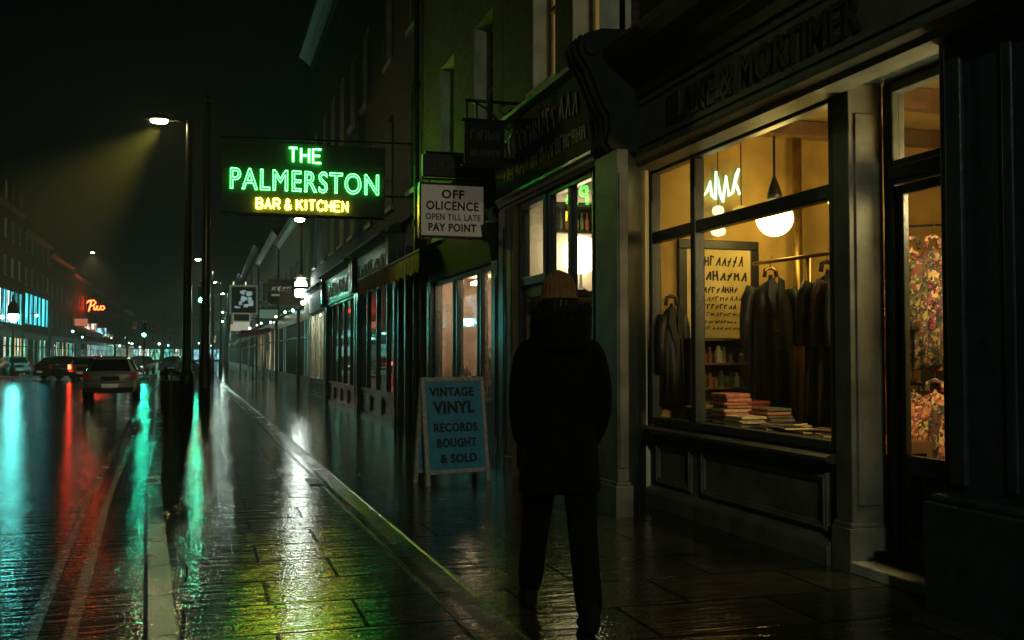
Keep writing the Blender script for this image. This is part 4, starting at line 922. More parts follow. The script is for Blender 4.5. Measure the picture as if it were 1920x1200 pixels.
for i, (a0, a1, h, sm, lb) in enumerate(((-18, -10, 10.2, [sh_w, sh_g, sh_b], "far building closing the street, leftmost behind the island signal"), (-9.8, -3.2, 11.4, [sh_b, sh_w, sh_t], "tall far building closing the street behind the middle parked cars"), (-3, 3.6, 10.6, [sh_w, sh_g, sh_b], "far building closing the street behind the two dark columns"))):
    far_house("end_building", lb, PE(256), a0, a1, h, EG, 40 + i, sm, nst=2, wcol=sh_y, winl=.12)

# ================================================================== neon sign
NY = 17.5
t = thing("neon_sign", "black hanging bar sign with green and yellow neon lettering over the pavement", "neon sign", (1.6, NY, 3.75))
m = MB(); m.box(.22, 2.97, NY + .02, NY + .22, 3.80, 5.03); m.build("board", pm("sign_black_enamel", (.005, .012, .008), .5, var=.3), t, bevel=.01)
m = MB(); m.tube([(.2, NY + .12, 5.08), (3.52, NY + .12, 5.16)], .018, 6); m.tube([(.5, NY + .12, 3.77), (3.0, NY + .12, 3.79)], .014, 6)
for x in (1.3, 1.95): m.tube([(x, NY + .12, 5.02), (x, NY + .12, 5.12)], .01, 5)
for x in (.4, 2.8): m.tube([(x, NY + .12, 5.03), (x, NY + .12, 5.12)], .01, 5)
m.tube([(2.96, NY + .12, 4.2), (3.52, NY + .12, 4.2)], .02, 6); m.build("bracket", iron, t)
ngreen = em("green_neon", (.045, 1.0, .085), 24.0); nyel = em("yellow_neon", (1.0, .80, .03), 30.0)
m = MB(); put_text(m, "PALMERSTON", (.37, NY - .02, 4.19), (1, 0, 0), UZ, 2.49, .36, offset=-.002, spacing=1.12, outline=.0095); m.build("green_lettering", ngreen, t)
STR = {"T": [[(0, 1), (1, 1)], [(.5, 1), (.5, 0)]], "H": [[(0, 0), (0, 1)], [(1, 0), (1, 1)], [(0, .5), (1, .5)]], "E": [[(1, 1), (0, 1), (0, 0), (1, 0)], [(0, .52), (.85, .52)]],
       "B": [[(0, 0), (0, 1), (.7, 1), (.9, .88), (.9, .66), (.7, .54), (0, .54)], [(.7, .54), (1, .42), (1, .14), (.75, 0), (0, 0)]], "A": [[(0, 0), (.5, 1), (1, 0)], [(.18, .36), (.82, .36)]],
       "R": [[(0, 0), (0, 1), (.75, 1), (1, .86), (1, .62), (.75, .5), (0, .5)], [(.55, .5), (1, 0)]], "K": [[(0, 0), (0, 1)], [(1, 1), (0, .45)], [(.3, .62), (1, 0)]], "I": [[(.5, 0), (.5, 1)]],
       "C": [[(1, .82), (.8, .97), (.5, 1), (.2, .9), (0, .6), (0, .4), (.2, .1), (.5, 0), (.8, .03), (1, .18)]], "N": [[(0, 0), (0, 1), (1, 0), (1, 1)]],
       "&": [[(1, 0), (.25, .72), (.25, .92), (.45, 1), (.65, .92), (.65, .75), (.1, .4), (0, .2), (.2, 0), (.5, 0), (.95, .42)]]}
def strokes(m, s, x, z, h, cw, gap, r, y):
    for ch in s:
        if ch == " ": x += cw * .55; continue
        w = cw * (.25 if ch == "I" else 1.0)
        for pl in STR[ch]: m.tube([(x + p[0] * w if ch != "I" else x + w / 2, y, z + p[1] * h) for p in pl], r, 6)
        x += w + gap
m = MB(); strokes(m, "THE", 1.33, 4.70, .235, .135, .065, .017, NY - .02); m.build("small_green_lettering", ngreen, t)
m = MB(); strokes(m, "BAR & KITCHEN", .80, 3.885, .165, .094, .046, .0145, NY - .02); m.build("yellow_lettering", nyel, t)

# red neon script on the left row
t = thing("red_neon_script", "small glowing red neon script above a shop on the far left", "neon sign", (-15.3, 150, 7.3))
redn = em("red_neon", (1.0, .03, .006), 34.0)
def script(pts): return [(-15.55 + u * 2.35, 148.6, 7.45 + v * 1.5) for u, v in pts]
m = MB()
m.tube(script([(.12, .0), (.2, .5), (.26, .9), (.1, .95), (.02, .75), (.15, .95), (.4, 1.0), (.5, .8), (.38, .55), (.2, .48)]), .085, 6)
m.tube(script([(.42, .5), (.4, .15), (.46, .12), (.55, .3), (.62, .48), (.57, .5), (.54, .25), (.62, .12), (.72, .22)]), .075, 6)
m.tube(script([(.72, .22), (.78, .5), (.92, .48), (.98, .3), (.88, .15), (.76, .2), (.78, .4)]), .075, 6)
m.build("tube", redn, t, smooth=True)
m = MB(); m.box(-16, -13.0, 148.75, 148.85, 7.2, 7.26); m.box(-16, -13, 148.75, 148.85, 9.0, 9.06); m.build("bracket", iron, t)
t = thing("shop_awning", "pale awning over the shopfront under the red neon script", "awning", (-15, 142, 4)); m = MB()
m.ext(PL(-16), [(0, 5.3), (-1.6, 4.6), (-1.6, 4.2), (0, 4.5)], 138, 157); m.build("canvas", pm("pale_canvas", (.6, .58, .5), .8), t)
m = MB(); m.ext(PL(-16), [(-1.55, 4.2), (-1.62, 4.2), (-1.62, 3.9), (-1.55, 3.9)], 138, 157); m.build("valance", pm("pale_canvas_trim", (.55, .5, .45), .8), t)
for i, (y, z, w, mt, lb) in enumerate(((150, 4.9, 1.6, sh_w, "small lit white projecting sign under the red neon"), (161, 4.6, 1.8, sh_b, "small bright blue white projecting sign beyond the red neon"), (139, 5.2, 1.5, em("dim_red_box", (1, .3, .15), .4), "dim reddish projecting box sign left of the red neon"), (176, 4.4, 1.6, sh_w, "far white projecting sign above the left shopfronts"))):
    m = MB(); m.box(-15.9, -15.9 + w, y, y + .3, z, z + .9); m.box(-15.94, -15.86 + w, y + .02, y + .28, z - .06, z, 1); m.box(-15.94, -15.86 + w, y + .02, y + .28, z + .9, z + .96, 1)
    tag(m.build("projecting_sign", [mt, iron], None), lb, "sign", "projecting signs on the left row")

dotg = em("small_lamp_green", (.4, 1, .72), 9.0); doty = em("small_lamp_warm", (1, .85, .5), 7.0); dotw = em("small_lamp_white", (.8, 1, .92), 12.0)
rg = random.Random(12)
for i in range(26):
    if i in (1, 3, 4, 7, 9, 12, 14, 19, 22): continue
    if i < 18: x, y = -15.3, 88 + i * 8.6 + rg.uniform(-2.5, 2.5)
    else: x, y = -15 + (i - 18) * 2.3 + rg.uniform(-.5, .5), 255.2
    z = rg.uniform(3.0, 5.2) if i < 18 else rg.uniform(3.2, 6.0); r = rg.uniform(.09, .2) * (1 if i < 10 else 1.5)
    m = MB(); m.lathe([(.02, r), (r * .8, r * .55), (r, 0), (r * .8, -r * .55), (.02, -r)], (x, y, z), 10)
    if i < 18: m.tube([(x, y, z + r * .9), (x - .7, y, z + r + .1)], .03, 5, 1)
    else: m.tube([(x, y, z), (x, y + .8, z + .1)], .04, 5, 1)
    tag(m.build("shop_lamp", [rg.choice((dotg, dotg, dotw, doty)), iron], None, smooth=True), "small round glowing lamp bracketed over the left row shopfronts" if i < 18 else "small round glowing lamp on the buildings closing the street", "lamp", "small lamps over the left shopfronts" if i < 18 else "small lamps at the street's end")
rg = random.Random(19)
for i, y in enumerate((37.5, 42.5, 46.5, 51, 57, 64.5, 73, 83, 91, 101, 113)):  # lamps added for glints and wet streaks along the right row
    x = 3.75 + rg.uniform(-.1, .25); z = rg.uniform(3.35, 3.95); r = rg.uniform(.05, .1); m = MB()
    m.lathe([(.02, r), (r * .8, r * .5), (r, 0), (r * .7, -r * .6), (.02, -r)], (x, y, z), 10); m.tube([(x, y, z + r * .9), (x + .1, y, z + r + .2), (4.35, y, z + r + .18)], .015, 5, 1)
    tag(m.build("shop_lamp", [(dotg, doty, dotw)[i % 3], iron], None, smooth=True), "small bracket lamp added for glints over the dark right hand shopfronts", "lamp", "added bracket lamps on the right row")
# hanging signs over the right pavement beyond the end house
for (x, y, z, w, h, mt, lb) in ((3.0, 44, 3.55, .9, .55, woodmatte, "small black hanging sign on the shuttered shop"), (2.9, 58.5, 3.5, 1.0, .5, em("sign_dim_green", (.5, 1, .7), .1), "dim green box sign just before the cafe awning"), (2.3, 92, 3.6, 1.4, .8, em("sign_dim_white", (.8, .95, .8), .35), "pale lit box sign beyond the picture billboard"), (2.5, 110, 4.0, 1.4, .7, em("sign_dim_yellow", (1, .8, .4), .3), "far yellowish box sign beyond the pale lit one")):
    m = MB(); m.box(x, x + w, y, y + .14, z, z + h); m.box(x - .03, x + w + .03, y - .01, y + .15, z + h, z + h + .05, 1); m.box(x - .03, x + w + .03, y - .01, y + .15, z - .05, z, 1); m.tube([(x + .1, y + .07, z + h + .12), (4.3, y + .07, z + h + .12)], .02, 5, 1); m.tube([(x + .2, y + .07, z + h), (x + .2, y + .07, z + h + .12)], .015, 5, 1)
    tag(m.build("hanging_sign", [mt, iron], None), lb, "sign", "hanging signs down the right pavement")

# ================================================================== billboards / projecting signs on the right, mid distance
t = thing("picture_billboard", "pale framed picture billboard projecting from the right houses", "billboard", (2.8, 80, 3.3))
m = MB(); m.box(1.72, 3.82, 80, 80.25, 4.55, 4.68); m.box(1.72, 3.82, 80, 80.25, 6.66, 6.8); m.box(1.72, 1.86, 80, 80.25, 4.68, 6.66); m.box(3.68, 3.82, 80, 80.25, 4.68, 6.66); m.build("frame", em("billboard_edge", (.6, .85, .7), .05), t)
m = MB(); m.box(1.86, 3.68, 80.06, 80.2, 4.68, 6.66); m.build("panel", darkroom, t)
m = MB(); rg = random.Random(2)
for i in range(22):
    x = rg.uniform(2.05, 3.2); z = rg.uniform(5.0, 6.3); m.box(x, x + rg.uniform(.1, .4), 80.04, 80.055, z, z + rg.uniform(.08, .3))
m.build("picture", em("billboard_picture", (.55, .8, .8), .22), t)
m = MB(); m.tube([(2.0, 80.1, 6.8), (2.0, 79.7, 7.0)], .05, 6); m.tube([(2.9, 80.1, 6.8), (2.9, 79.7, 7.0)], .05, 6); m.build("spot_lamp", em("billboard_lamp", (1, .8, .3), 1.0), t)
m = MB(); m.tube([(1.75, 80.1, 3.3), (1.75, 80.1, 4.55)], .05, 6); m.tube([(3.8, 80.1, 5.5), (4.3, 80.1, 5.5)], .05, 6); m.build("support", iron, t)
t = thing("lower_panel_sign", "small yellow edged panel sign under the picture billboard", "sign", (2.5, 78, 3.2))
m = MB(); m.box(1.9, 3.2, 78, 78.2, 3.9, 4.0); m.box(1.9, 3.2, 78, 78.2, 4.5, 4.58); m.box(1.9, 2.0, 78, 78.2, 4.0, 4.5); m.box(3.1, 3.2, 78, 78.2, 4.0, 4.5); m.build("frame", em("panel_edge", (.8, .8, .4), .12), t)
m = MB(); m.box(1.95, 3.0, 78.05, 78.15, 3.25, 3.85); m.build("lit_panel", em("panel_white", (.9, .9, .7), .28), t)
m = MB(); m.box(2.0, 3.1, 78.1, 78.15, 4.0, 4.5); m.tube([(3.2, 78.1, 4.2), (4.2, 78.1, 4.2)], .05, 6); m.build("back", iron, t)
t = thing("framed_pub_sign", "dark framed sign with pale worn lettering hung from the corner house", "sign", (3.9, 53, 4.1))
m = MB(); m.box(3.05, 4.55, 53, 53.2, 4.15, 5.25); m.build("board", woodblk, t, bevel=.02)
m = MB(); m.box(3.0, 4.6, 52.97, 53.22, 5.25, 5.33); m.box(3.0, 4.6, 52.97, 53.22, 4.07, 4.15); m.box(2.97, 3.05, 52.97, 53.22, 4.15, 5.25); m.box(2.75, 2.95, 53.0, 53.2, 4.2, 5.1); m.build("frame", pm("gilt_frame", (.4, .38, .22), .5), t)
m = MB(); scribble(m, (3.2, 52.99, 4.72), (1, 0, 0), UZ, 1.15, .22, 9, random.Random(6), .05, .01); m.box(3.2, 4.4, 52.98, 52.995, 4.45, 4.55); m.build("lettering", em("sign_letters", (.8, .9, .7), .12), t)
m = MB(); m.box(2.2, 4.2, 68, 74, 3.0, 3.06); m.add([(2.0, 68, 2.6), (4.2, 68, 3.0), (4.2, 74, 3.0), (2.0, 74, 2.6), (2.0, 68, 2.8), (4.2, 68, 3.3), (4.2, 74, 3.3), (2.0, 74, 2.8)], [(0, 1, 2, 3), (4, 7, 6, 5), (0, 4, 5, 1), (2, 6, 7, 3), (0, 3, 7, 4), (1, 5, 6, 2)])
tag(m.build("cafe_awning", pm("plum_canvas", (.12, .05, .07), .8), None), "plum coloured awning over the cafe tables on the right", "awning")
for k, (x, y) in enumerate(((2.9, 66), (3.0, 70), (3.3, 62))):
    t = thing("cafe_table", ["small dark cafe table in the middle of the terrace", "small dark cafe table farthest along the terrace", "small dark cafe table nearest the shuttered shop"][k], "table", (x, y, 0), "cafe tables on the right pavement")
    m = MB(); m.lathe([(.38, .72), (.38, .75)], (x, y, 0), 14); m.build("table_top", iron, t); m = MB(); m.lathe([(.22, 0), (.03, .05), (.03, .72)], (x, y, 0), 10); m.build("pedestal", iron, t)
    for s in (-1, 1):
        c = thing("cafe_chair", ("dark cafe chair on the kerb side of a terrace table" if s < 0 else "dark cafe chair on the wall side of a terrace table"), "chair", (x + s * .6, y, 0), "cafe chairs on the right pavement")
        X = x + s * .6
        m = MB(); m.box(X - .2, X + .2, y - .2, y + .2, .43, .46); m.build("seat", iron, c)
        m = MB(); m.box(X + s * .18, X + s * .21, y - .2, y + .2, .6, .9); m.build("backrest", iron, c)
        for dx in (-.18, .18):
            for dy in (-.18, .18):
                m = MB(); m.tube([(X + dx, y + dy, 0), (X + dx, y + dy, .9 if dx * s > 0 else .43)], .014, 5); m.build("leg", iron, c)

# ================================================================== street lamps
headm = em("lamp_lens", (1.0, .84, .34), 240.0); headc = em("lamp_lens_cold", (.7, 1.0, .88), 520.0); heady = em("lamp_lens_yellow", (1.0, .85, .4), 150.0)
SLG = "street lamps along the kerbs"
def street_lamp(x, y, h, arm, label, lens, r0=.11, power=None, colr=(1, .86, .35), aim=None, cone=75, blend=.75, ls=1.0, name="street_lamp"):
    t = thing(name, label, "street lamp", (x, y, 0), SLG)
    m = MB(); m.lathe([(r0 * 1.5, -.005), (r0 * 1.5, .9), (r0 * 1.3, 1.0), (r0, 1.1), (r0 * .72, h - .05), (r0 * .72, h + .05)], (x, y, 0), 14); m.build("column", galv, t, smooth=True)
    s = 1 if arm > 0 else -1
    m = MB(); m.tube([(x, y, h - .12), (x + arm * .25, y, h + .02), (x + arm * .55, y, h + .03)], .035, 8); m.build("arm", galv, t, smooth=True)
    hx = x + arm
    m = MB(); rings = []
    for f, w, hh in ((-.42, .05, .05), (-.34, .11, .10), (-.1, .17, .14), (.15, .17, .13), (.33, .12, .08), (.42, .04, .03)):
        rings.append([(hx - s * f * (.45 + .55 * ls), y + w * math.cos(a), h + .02 + max(0, math.sin(a)) * hh + min(0, math.sin(a)) * .015) for a in [2 * math.pi * k / 12 for k in range(12)]])
    m.rings(rings); hd = m.build("lamp_head", galv, t, smooth=True)
    m = MB(); rings = []
    for f, w, dz in ((.30, .09, .012), (.26, .11, .05), (.0, .14, .075), (-.22, .12, .05), (-.28, .09, .012)):
        rings.append([(hx + s * f * ls, y + w * ls * math.cos(a), h - .003 + min(0, math.sin(a)) * dz) for a in [2 * math.pi * k / 12 for k in range(12)]])
    m.rings(rings); m.build("lens", lens, hd, smooth=True)
    if power:
        l = bpy.data.lights.new("lamp_light", 'SPOT'); l.energy = power; l.color = colr; l.spot_size = R(cone); l.spot_blend = blend; l.shadow_soft_size = .12
        lo = bpy.data.objects.new("lamp_light", l); COL.objects.link(lo); lo.parent = hd
        lo.location = Vector((hx, y, h - .12)) - wpos(hd)
        if aim: lo.rotation_euler = (Vector(aim) - Vector((hx, y, h - .12))).to_track_quat('-Z', 'Y').to_euler()
    return t
street_lamp(-.40, 24, 6.7, -.64, "near street lamp with a bright head throwing a yellow beam down to the left", headm, .105, 8500, (1, .82, .10), (-7.4, 24.6, 0), 64, 1.0, .62)
street_lamp(.05, 61, 6.95, -.5, "street lamp just right of the tall dark column, highest of the distant lights", heady, .09, 400, (1, .85, .4), None, 140, .75, .5)
street_lamp(.45, 70, 7.0, -.4, "small distant street lamp below the highest distant light", headc, .09, ls=.5)
street_lamp(1.1, 80, 7.0, -.5, "third distant street lamp down the right kerb", heady, .09, ls=.5)
street_lamp(1.9, 95, 7.0, -.5, "cold white distant street lamp left of the billboard", headc, .09, 500, (.6, 1, .85), None, 140, .75, .6)
street_lamp(2.5, 135, 7.0, -.5, "far greenish street lamp beneath the cold white one", headc, .09, 900, (.35, 1, .7), None, 150, .75, .7)
street_lamp(3.0, 172, 7.0, -.5, "farthest street lamp low beside the two columns", headc, .09, 1200, (.3, 1, .7), None, 150, .75, .8)
street_lamp(-13.0, 96, 10.5, 3.4, "tall street lamp with a long arm above the left row", heady, .11, 1500, (1, .85, .35), None, 130, .75, .5)
street_lamp(.62, -6.5, 6.7, -.64, "street lamp standing behind the viewpoint at the near kerb", headm, .105, 880, (.90, 1, .76), (4.2, 5.5, -.6), 84, 1.0)
# house bracket lamp under the neon sign
t = thing("bracket_lamp", "yellow wall bracket lamp seen beneath the green neon sign", "wall lamp", (3.9, 41, 6.6), None)
m = MB(); m.tube([(4.3, 41, 6.9), (3.9, 41, 7.1), (3.55, 41, 6.98)], .04, 6); m.build("arm", iron, t, smooth=True)
m = MB(); m.lathe([(.05, .12), (.2, .04), (.26, -.04)], (3.55, 41, 6.9), 14); sd = m.build("shade", iron, t, smooth=True)
m = MB(); m.lathe([(.2, -.02), (.18, -.1), (.06, -.15)], (3.55, 41, 6.88), 14); m.build("bulb", em("bracket_bulb", (1, .84, .35), 40.0), t, smooth=True)
l = bpy.data.lights.new("lamp_light", 'SPOT'); l.energy = 420; l.color = (1, .82, .2); l.spot_size = R(150); l.spot_blend = .6; l.shadow_soft_size = .1
lo = bpy.data.objects.new("lamp_light", l); COL.objects.link(lo); lo.parent = sd; lo.location = Vector((3.55, 41, 6.7)) - wpos(sd)

# tall plain column beside the lamp
t = thing("tall_column", "tall plain dark column right of the near street lamp", "column", (0, 30, 0))
m = MB(); m.lathe([(.17, -.005), (.17, 1.3), (.15, 1.42), (.13, 1.5), (.095, 8.6), (.08, 8.66)], (0, 30, 0), 16); m.build("shaft", galv, t, smooth=True)
m = MB(); m.lathe([(.11, 8.66), (.11, 8.74), (.03, 8.9)], (0, 30, 0), 14); m.build("cap", iron, t)
m = MB(); m.box(-.06, .06, 29.79, 29.81, .5, 1.1); m.build("access_door", iron, t, bevel=.005)
# litter bin
t = thing("litter_bin", "black litter bin at the kerb beside the lamp column", "litter bin", (-.82, 27.2, 0))
m = MB(); m.lathe([(.24, -.005), (.25, .06), (.27, .7), (.28, .74), (.24, .78)], (-.82, 27.2, 0), 18); m.build("body", iron, t, smooth=False)
m = MB(); m.lathe([(.29, .9), (.28, .98), (.15, 1.06), (.02, 1.08)], (-.82, 27.2, 0), 18)
for a in range(4): m.box(-.82 + .22 * math.cos(a * 1.57) - .02, -.82 + .22 * math.cos(a * 1.57) + .02, 27.2 + .22 * math.sin(a * 1.57) - .02, 27.2 + .22 * math.sin(a * 1.57) + .02, .75, .92)
m.build("hood", iron, t)
for i, (x, y) in enumerate(((-1.15, 33.5), (-1.3, 37))):
    m = MB(); m.lathe([(.11, -.005), (.11, .1), (.07, .14), (.065, .85), (.09, .88), (.08, .98), (.02, 1.02)], (x, y, 0), 12)
    tag(m.build("bollard", iron, None, smooth=True), ["black cast bollard at the kerb just beyond the litter bin", "farther black cast bollard near the silver car"][i], "bollard", "bollards at the kerb")

# traffic lights
tg = em("signal_green", (.03, 1.0, .55), 380.0)
def signal(x, y, z, label, h_pole):
    t = thing("traffic_light", label, "traffic light", (x, y, 0), "traffic lights")
    m = MB(); m.tube([(x, y + .2, -.02), (x, y + .2, h_pole)], .06, 10); m.build("pole", galv, t)
    m = MB(); m.box(x - .17, x + .17, y, y + .16, z - .22, z + .82); hs = m.build("housing", iron, t, bevel=.02)
    for i in range(3):
        m = MB(); m.lathe([(.115, 0), (.11, .02)], (0, 0, 0), 14)
        for k in range(len(m.v)):
            a, b_, c = m.v[k]; m.v[k] = (x + a, y - .004 - c, z + i * .3 + b_)
        m.build("lens", tg if i == 0 else iron, hs)
        m = MB(); pts = [(x + .13 * math.cos(a), y, z + i * .3 + .13 * math.sin(a)) for a in [R(q) for q in range(-20, 201, 20)]]
        n = len(pts); m.add(pts + [(p[0], y - .16, p[2]) for p in pts], [(k, k + 1, n + k + 1, n + k) for k in range(n - 1)]); m.build("visor", iron, hs)
signal(-.28, 60, 4.55, "green traffic light seen just left of the tall dark column", 5.6)
signal(-4.1, 75, 2.85, "green traffic light standing on the island in the road", 3.9)
# globe lantern post left
t = thing("lantern_post", "old black lamp post with a teal white globe under a bottle shaped cap", "lamp post", (-12.9, 78, 0))
m = MB(); m.lathe([(.2, -.005), (.2, .5), (.12, .7), (.07, .9), (.055, 3.6), (.1, 3.75)], (-12.9, 78, 0), 12); m.build("post", iron, t, smooth=True)
m = MB(); m.lathe([(.1, 3.75), (.28, 3.9), (.36, 4.12), (.33, 4.3)], (-12.9, 78, 0), 16); m.build("globe", em("globe_teal", (.14, .95, .85), 85.0), t, smooth=True)
m = MB(); m.lathe([(.4, 4.3), (.38, 4.75), (.3, 5.05), (.1, 5.25), (.07, 5.6), (.02, 5.75)], (-12.9, 78, 0), 16); m.build("cap", iron, t, smooth=True)

# ================================================================== A-board
t = thing("pavement_board", "teal folding pavement board in a pale wooden frame with black lettering", "sandwich board", (2.7, 11.1, 0))
def ab(p, u, v):  # board plane: u across 0..1, v up 0..1
    return None
A0 = Vector((2.29, 10.76, 0.0)); A1 = Vector((3.06, 10.98, 0.0)); ax = (A1 - A0).normalized(); nrm = Vector((ax.y, -ax.x, 0))
lean = (Vector((0, 0, 1)) - nrm * .13).normalized(); Wd = (A1 - A0).length; Hh = 1.17; nn = ax.cross(lean)
def panel(m, u0, u1, v0, v1, d0, d1, org=A0, L=lean, mi=0):
    q = ax.cross(L)
    vs = [org + ax * u + L * v + q * d for d in (d0, d1) for (u, v) in ((u0, v0), (u1, v0), (u1, v1), (u0, v1))]
    m.add(vs, [(0, 3, 2, 1), (4, 5, 6, 7), (0, 1, 5, 4), (1, 2, 6, 5), (2, 3, 7, 6), (3, 0, 4, 7)], mi)
m = MB(); panel(m, 0, .045, -.002, Hh, -.02, .02); panel(m, Wd - .045, Wd, -.002, Hh, -.02, .02); panel(m, .045, Wd - .045, Hh - .045, Hh, -.02, .02); panel(m, .045, Wd - .045, .11, .155, -.02, .02); m.build("front_frame", rawwood, t, bevel=.005)
m = MB(); panel(m, .045, Wd - .045, .155, Hh - .045, -.008, .008); bd = m.build("front_board", tealboard, t)
m = MB()
for (s, u0, w, v0, h, of) in (("VINTAGE", .10, .56, .955, .105, .04), ("VINYL", .13, .53, .765, .14, .05), ("RECORDS", .13, .55, .565, .10, .04), ("BOUGHT", .16, .50, .395, .10, .04), ("& SOLD", .19, .46, .225, .10, .04)):
    o = A0 + ax * u0 + lean * v0 + nn * .009; put_text(m, s, o, ax, lean, w, h, offset=of, spacing=1.1, depth=.004)
m.build("lettering", ink, bd)
B0 = A0 - nrm * .30; lean2 = (Vector((0, 0, 1)) + nrm * .13).normalized()
m = MB(); panel(m, 0, .045, -.002, Hh, -.02, .02, B0, lean2); panel(m, Wd - .045, Wd, -.002, Hh, -.02, .02, B0, lean2); panel(m, .045, Wd - .045, Hh - .045, Hh, -.02, .02, B0, lean2); panel(m, .045, Wd - .045, .11, .155, -.02, .02, B0, lean2); panel(m, .045, Wd - .045, .155, Hh - .045, -.008, .008, B0, lean2, 1); m.build("rear_leaf", [rawwood, tealboard], t, bevel=.004)
m = MB()
for u in (.12, Wd - .16): panel(m, u, u + .05, Hh - .004, Hh + .006, -.05, .03)
m.build("hinge", iron, t)

# ================================================================== person
skin = pm("skin", (.32, .19, .13), .55, var=.1); trous = pm("black_trousers", (.0045, .0045, .005), .95, var=.3, scale=30, spec=.06)
coatm = pm("black_parka", (.0035, .004, .0042), .95, var=.3, scale=16, bump=.3, bscale=60, spec=.06); furm = pm("dark_fur", (.014, .013, .010), .95, var=.5, scale=60, bump=.9, bscale=120)
hatm = pm("brown_knit", (.15, .068, .02), .95, var=.3, scale=50, bump=.7, bscale=160); bootm = pm("black_boot", (.006, .006, .006), .85, var=.2, spec=.1)
PX, PY = 1.78, 5.02
per = thing("person", "person in a long black hooded parka and brown beanie walking away along the pavement", "person", (PX, PY, 0), rz=R(-11))
def skinmesh(name, verts, edges, rad, mat, parent, root=0, sub=2):
    me = bpy.data.meshes.new(name); org = wpos(parent)
    me.from_pydata([tuple(Vector(v) + Vector((PX, PY, 0)) - org) for v in verts], edges, [])
    o = bpy.data.objects.new(name, me); COL.objects.link(o); o.parent = parent
    md = o.modifiers.new("skin", 'SKIN'); md.use_smooth_shade = True
    sv = me.skin_vertices[0].data
    for i, r in enumerate(rad): sv[i].radius = (r, r) if not isinstance(r, tuple) else r
    sv[root].use_root = True
    sb = o.modifiers.new("sub", 'SUBSURF'); sb.levels = sub; sb.render_levels = sub
    me.materials.append(mat); return o
# local coords: x right, y forward (away from the camera), z up. left leg forward, right leg pushing off
V = [(0, 0, .95), (0, .0, 1.12), (0, .01, 1.30), (0, .0, 1.46), (0, .015, 1.56), (0, .03, 1.63), (0, .035, 1.72), (0, .03, 1.79),
     (-.09, .02, .90), (-.10, .20, .50), (-.11, .44, .10), (-.112, .54, .035), (-.112, .62, .03),
     (.09, -.02, .90), (.105, -.06, .50), (.115, -.24, .10), (.115, -.20, .045), (.115, -.12, .03),
     (-.13, .0, 1.42), (-.205, -.035, 1.18), (-.17, .10, .98), (-.155, .14, .92),
     (.13, .0, 1.42), (.205, -.035, 1.18), (.17, .10, .98), (.155, .14, .92)]
Ed = [(0, 1), (1, 2), (2, 3), (3, 4), (4, 5), (5, 6), (6, 7), (0, 8), (8, 9), (9, 10), (10, 11), (11, 12), (0, 13), (13, 14), (14, 15), (15, 16), (16, 17), (3, 18), (18, 19), (19, 20), (20, 21), (3, 22), (22, 23), (23, 24), (24, 25)]
Rr = [.11, .10, .11, .085, .05, .075, .085, .06, .085, .062, .042, .045, .035, .085, .062, .042, .045, .035, .042, .04, .033, .03, .042, .04, .033, .03]
skinmesh("body", V, Ed, Rr, skin, per)
def ptube(m, pts, rs, n=14): m.tube([(PX + x, PY + y, z) for x, y, z in pts], rs, n)
m = MB(); ptube(m, [(-.085, 0, 1.0), (-.09, .03, .86), (-.10, .20, .50), (-.107, .33, .28), (-.11, .445, .06)], [.11, .10, .076, .072, .076]); ptube(m, [(.085, 0, 1.0), (.095, -.02, .86), (.108, -.055, .50), (.113, -.15, .28), (.117, -.235, .06)], [.11, .10, .076, .072, .076])
m.build("trousers", trous, per, smooth=True, sub=1)
for s, (fx, fy, pitch_) in (("l", (-.111, .40, .0)), ("r", (.117, -.26, .0))):
    m = MB(); rings = []
    for (dy, w, h, zb) in ((-.05, .035, .10, .0), (-.03, .046, .15, 0), (.04, .048, .15, 0), (.10, .05, .10, 0), (.17, .052, .075, 0), (.23, .04, .055, .0), (.255, .02, .035, .005)):
        zt = 0.0 if s == "l" else max(0, (.17 - dy) * .12)
        rings.append([(PX + fx + w * math.cos(a), PY + fy + dy, zt + zb + h / 2 + h / 2 * (max(-1, min(1, 1.2 * math.sin(a))))) for a in [2 * math.pi * k / 12 for k in range(12)]])
    m.rings(rings); m.build("boot", bootm, per, smooth=True, sub=1)
# parka: body, sleeves, hood
m = MB(); rings = []
for (z, w, d, oy) in ((.68, .215, .18, .02), (.70, .22, .185, .02), (.85, .205, .165, .01), (1.0, .19, .15, 0), (1.15, .182, .14, 0), (1.3, .19, .14, 0), (1.42, .195, .13, 0), (1.48, .175, .12, 0), (1.53, .13, .105, .01), (1.575, .09, .09, .015)):
    rr = []
    for k in range(40):
        a = 2 * math.pi * k / 40; f = 1 + (.035 * math.sin(a * 5 + z * 9) + .02 * math.sin(a * 9 - z * 23)) * max(.3, (1.5 - z))
        rr.append((PX + w * f * math.copysign(abs(math.cos(a)) ** .85, math.cos(a)), PY + oy + d * f * math.sin(a), z + .008 * math.sin(a * 3)))
    rings.append(rr)
m.rings(rings); pk = m.build("parka", coatm, per, smooth=True, sub=1)
for s in (-1, 1):
    m = MB(); ptube(m, [(s * .135, 0, 1.475), (s * .18, -.01, 1.41), (s * .205, -.02, 1.28), (s * .215, -.035, 1.16), (s * .205, .0, 1.06), (s * .185, .07, .97), (s * .17, .10, .94)], [.056, .068, .066, .062, .06, .055, .052]); m.build("sleeve", coatm, pk, smooth=True, sub=1)
    m = MB(); ptube(m, [(s * .14, .155, .98), (s * .165, .145, .90), (s * .165, .14, .80)], [.02, .05, .045]); m.build("pocket", coatm, pk, smooth=True)
m = MB(); rings = []
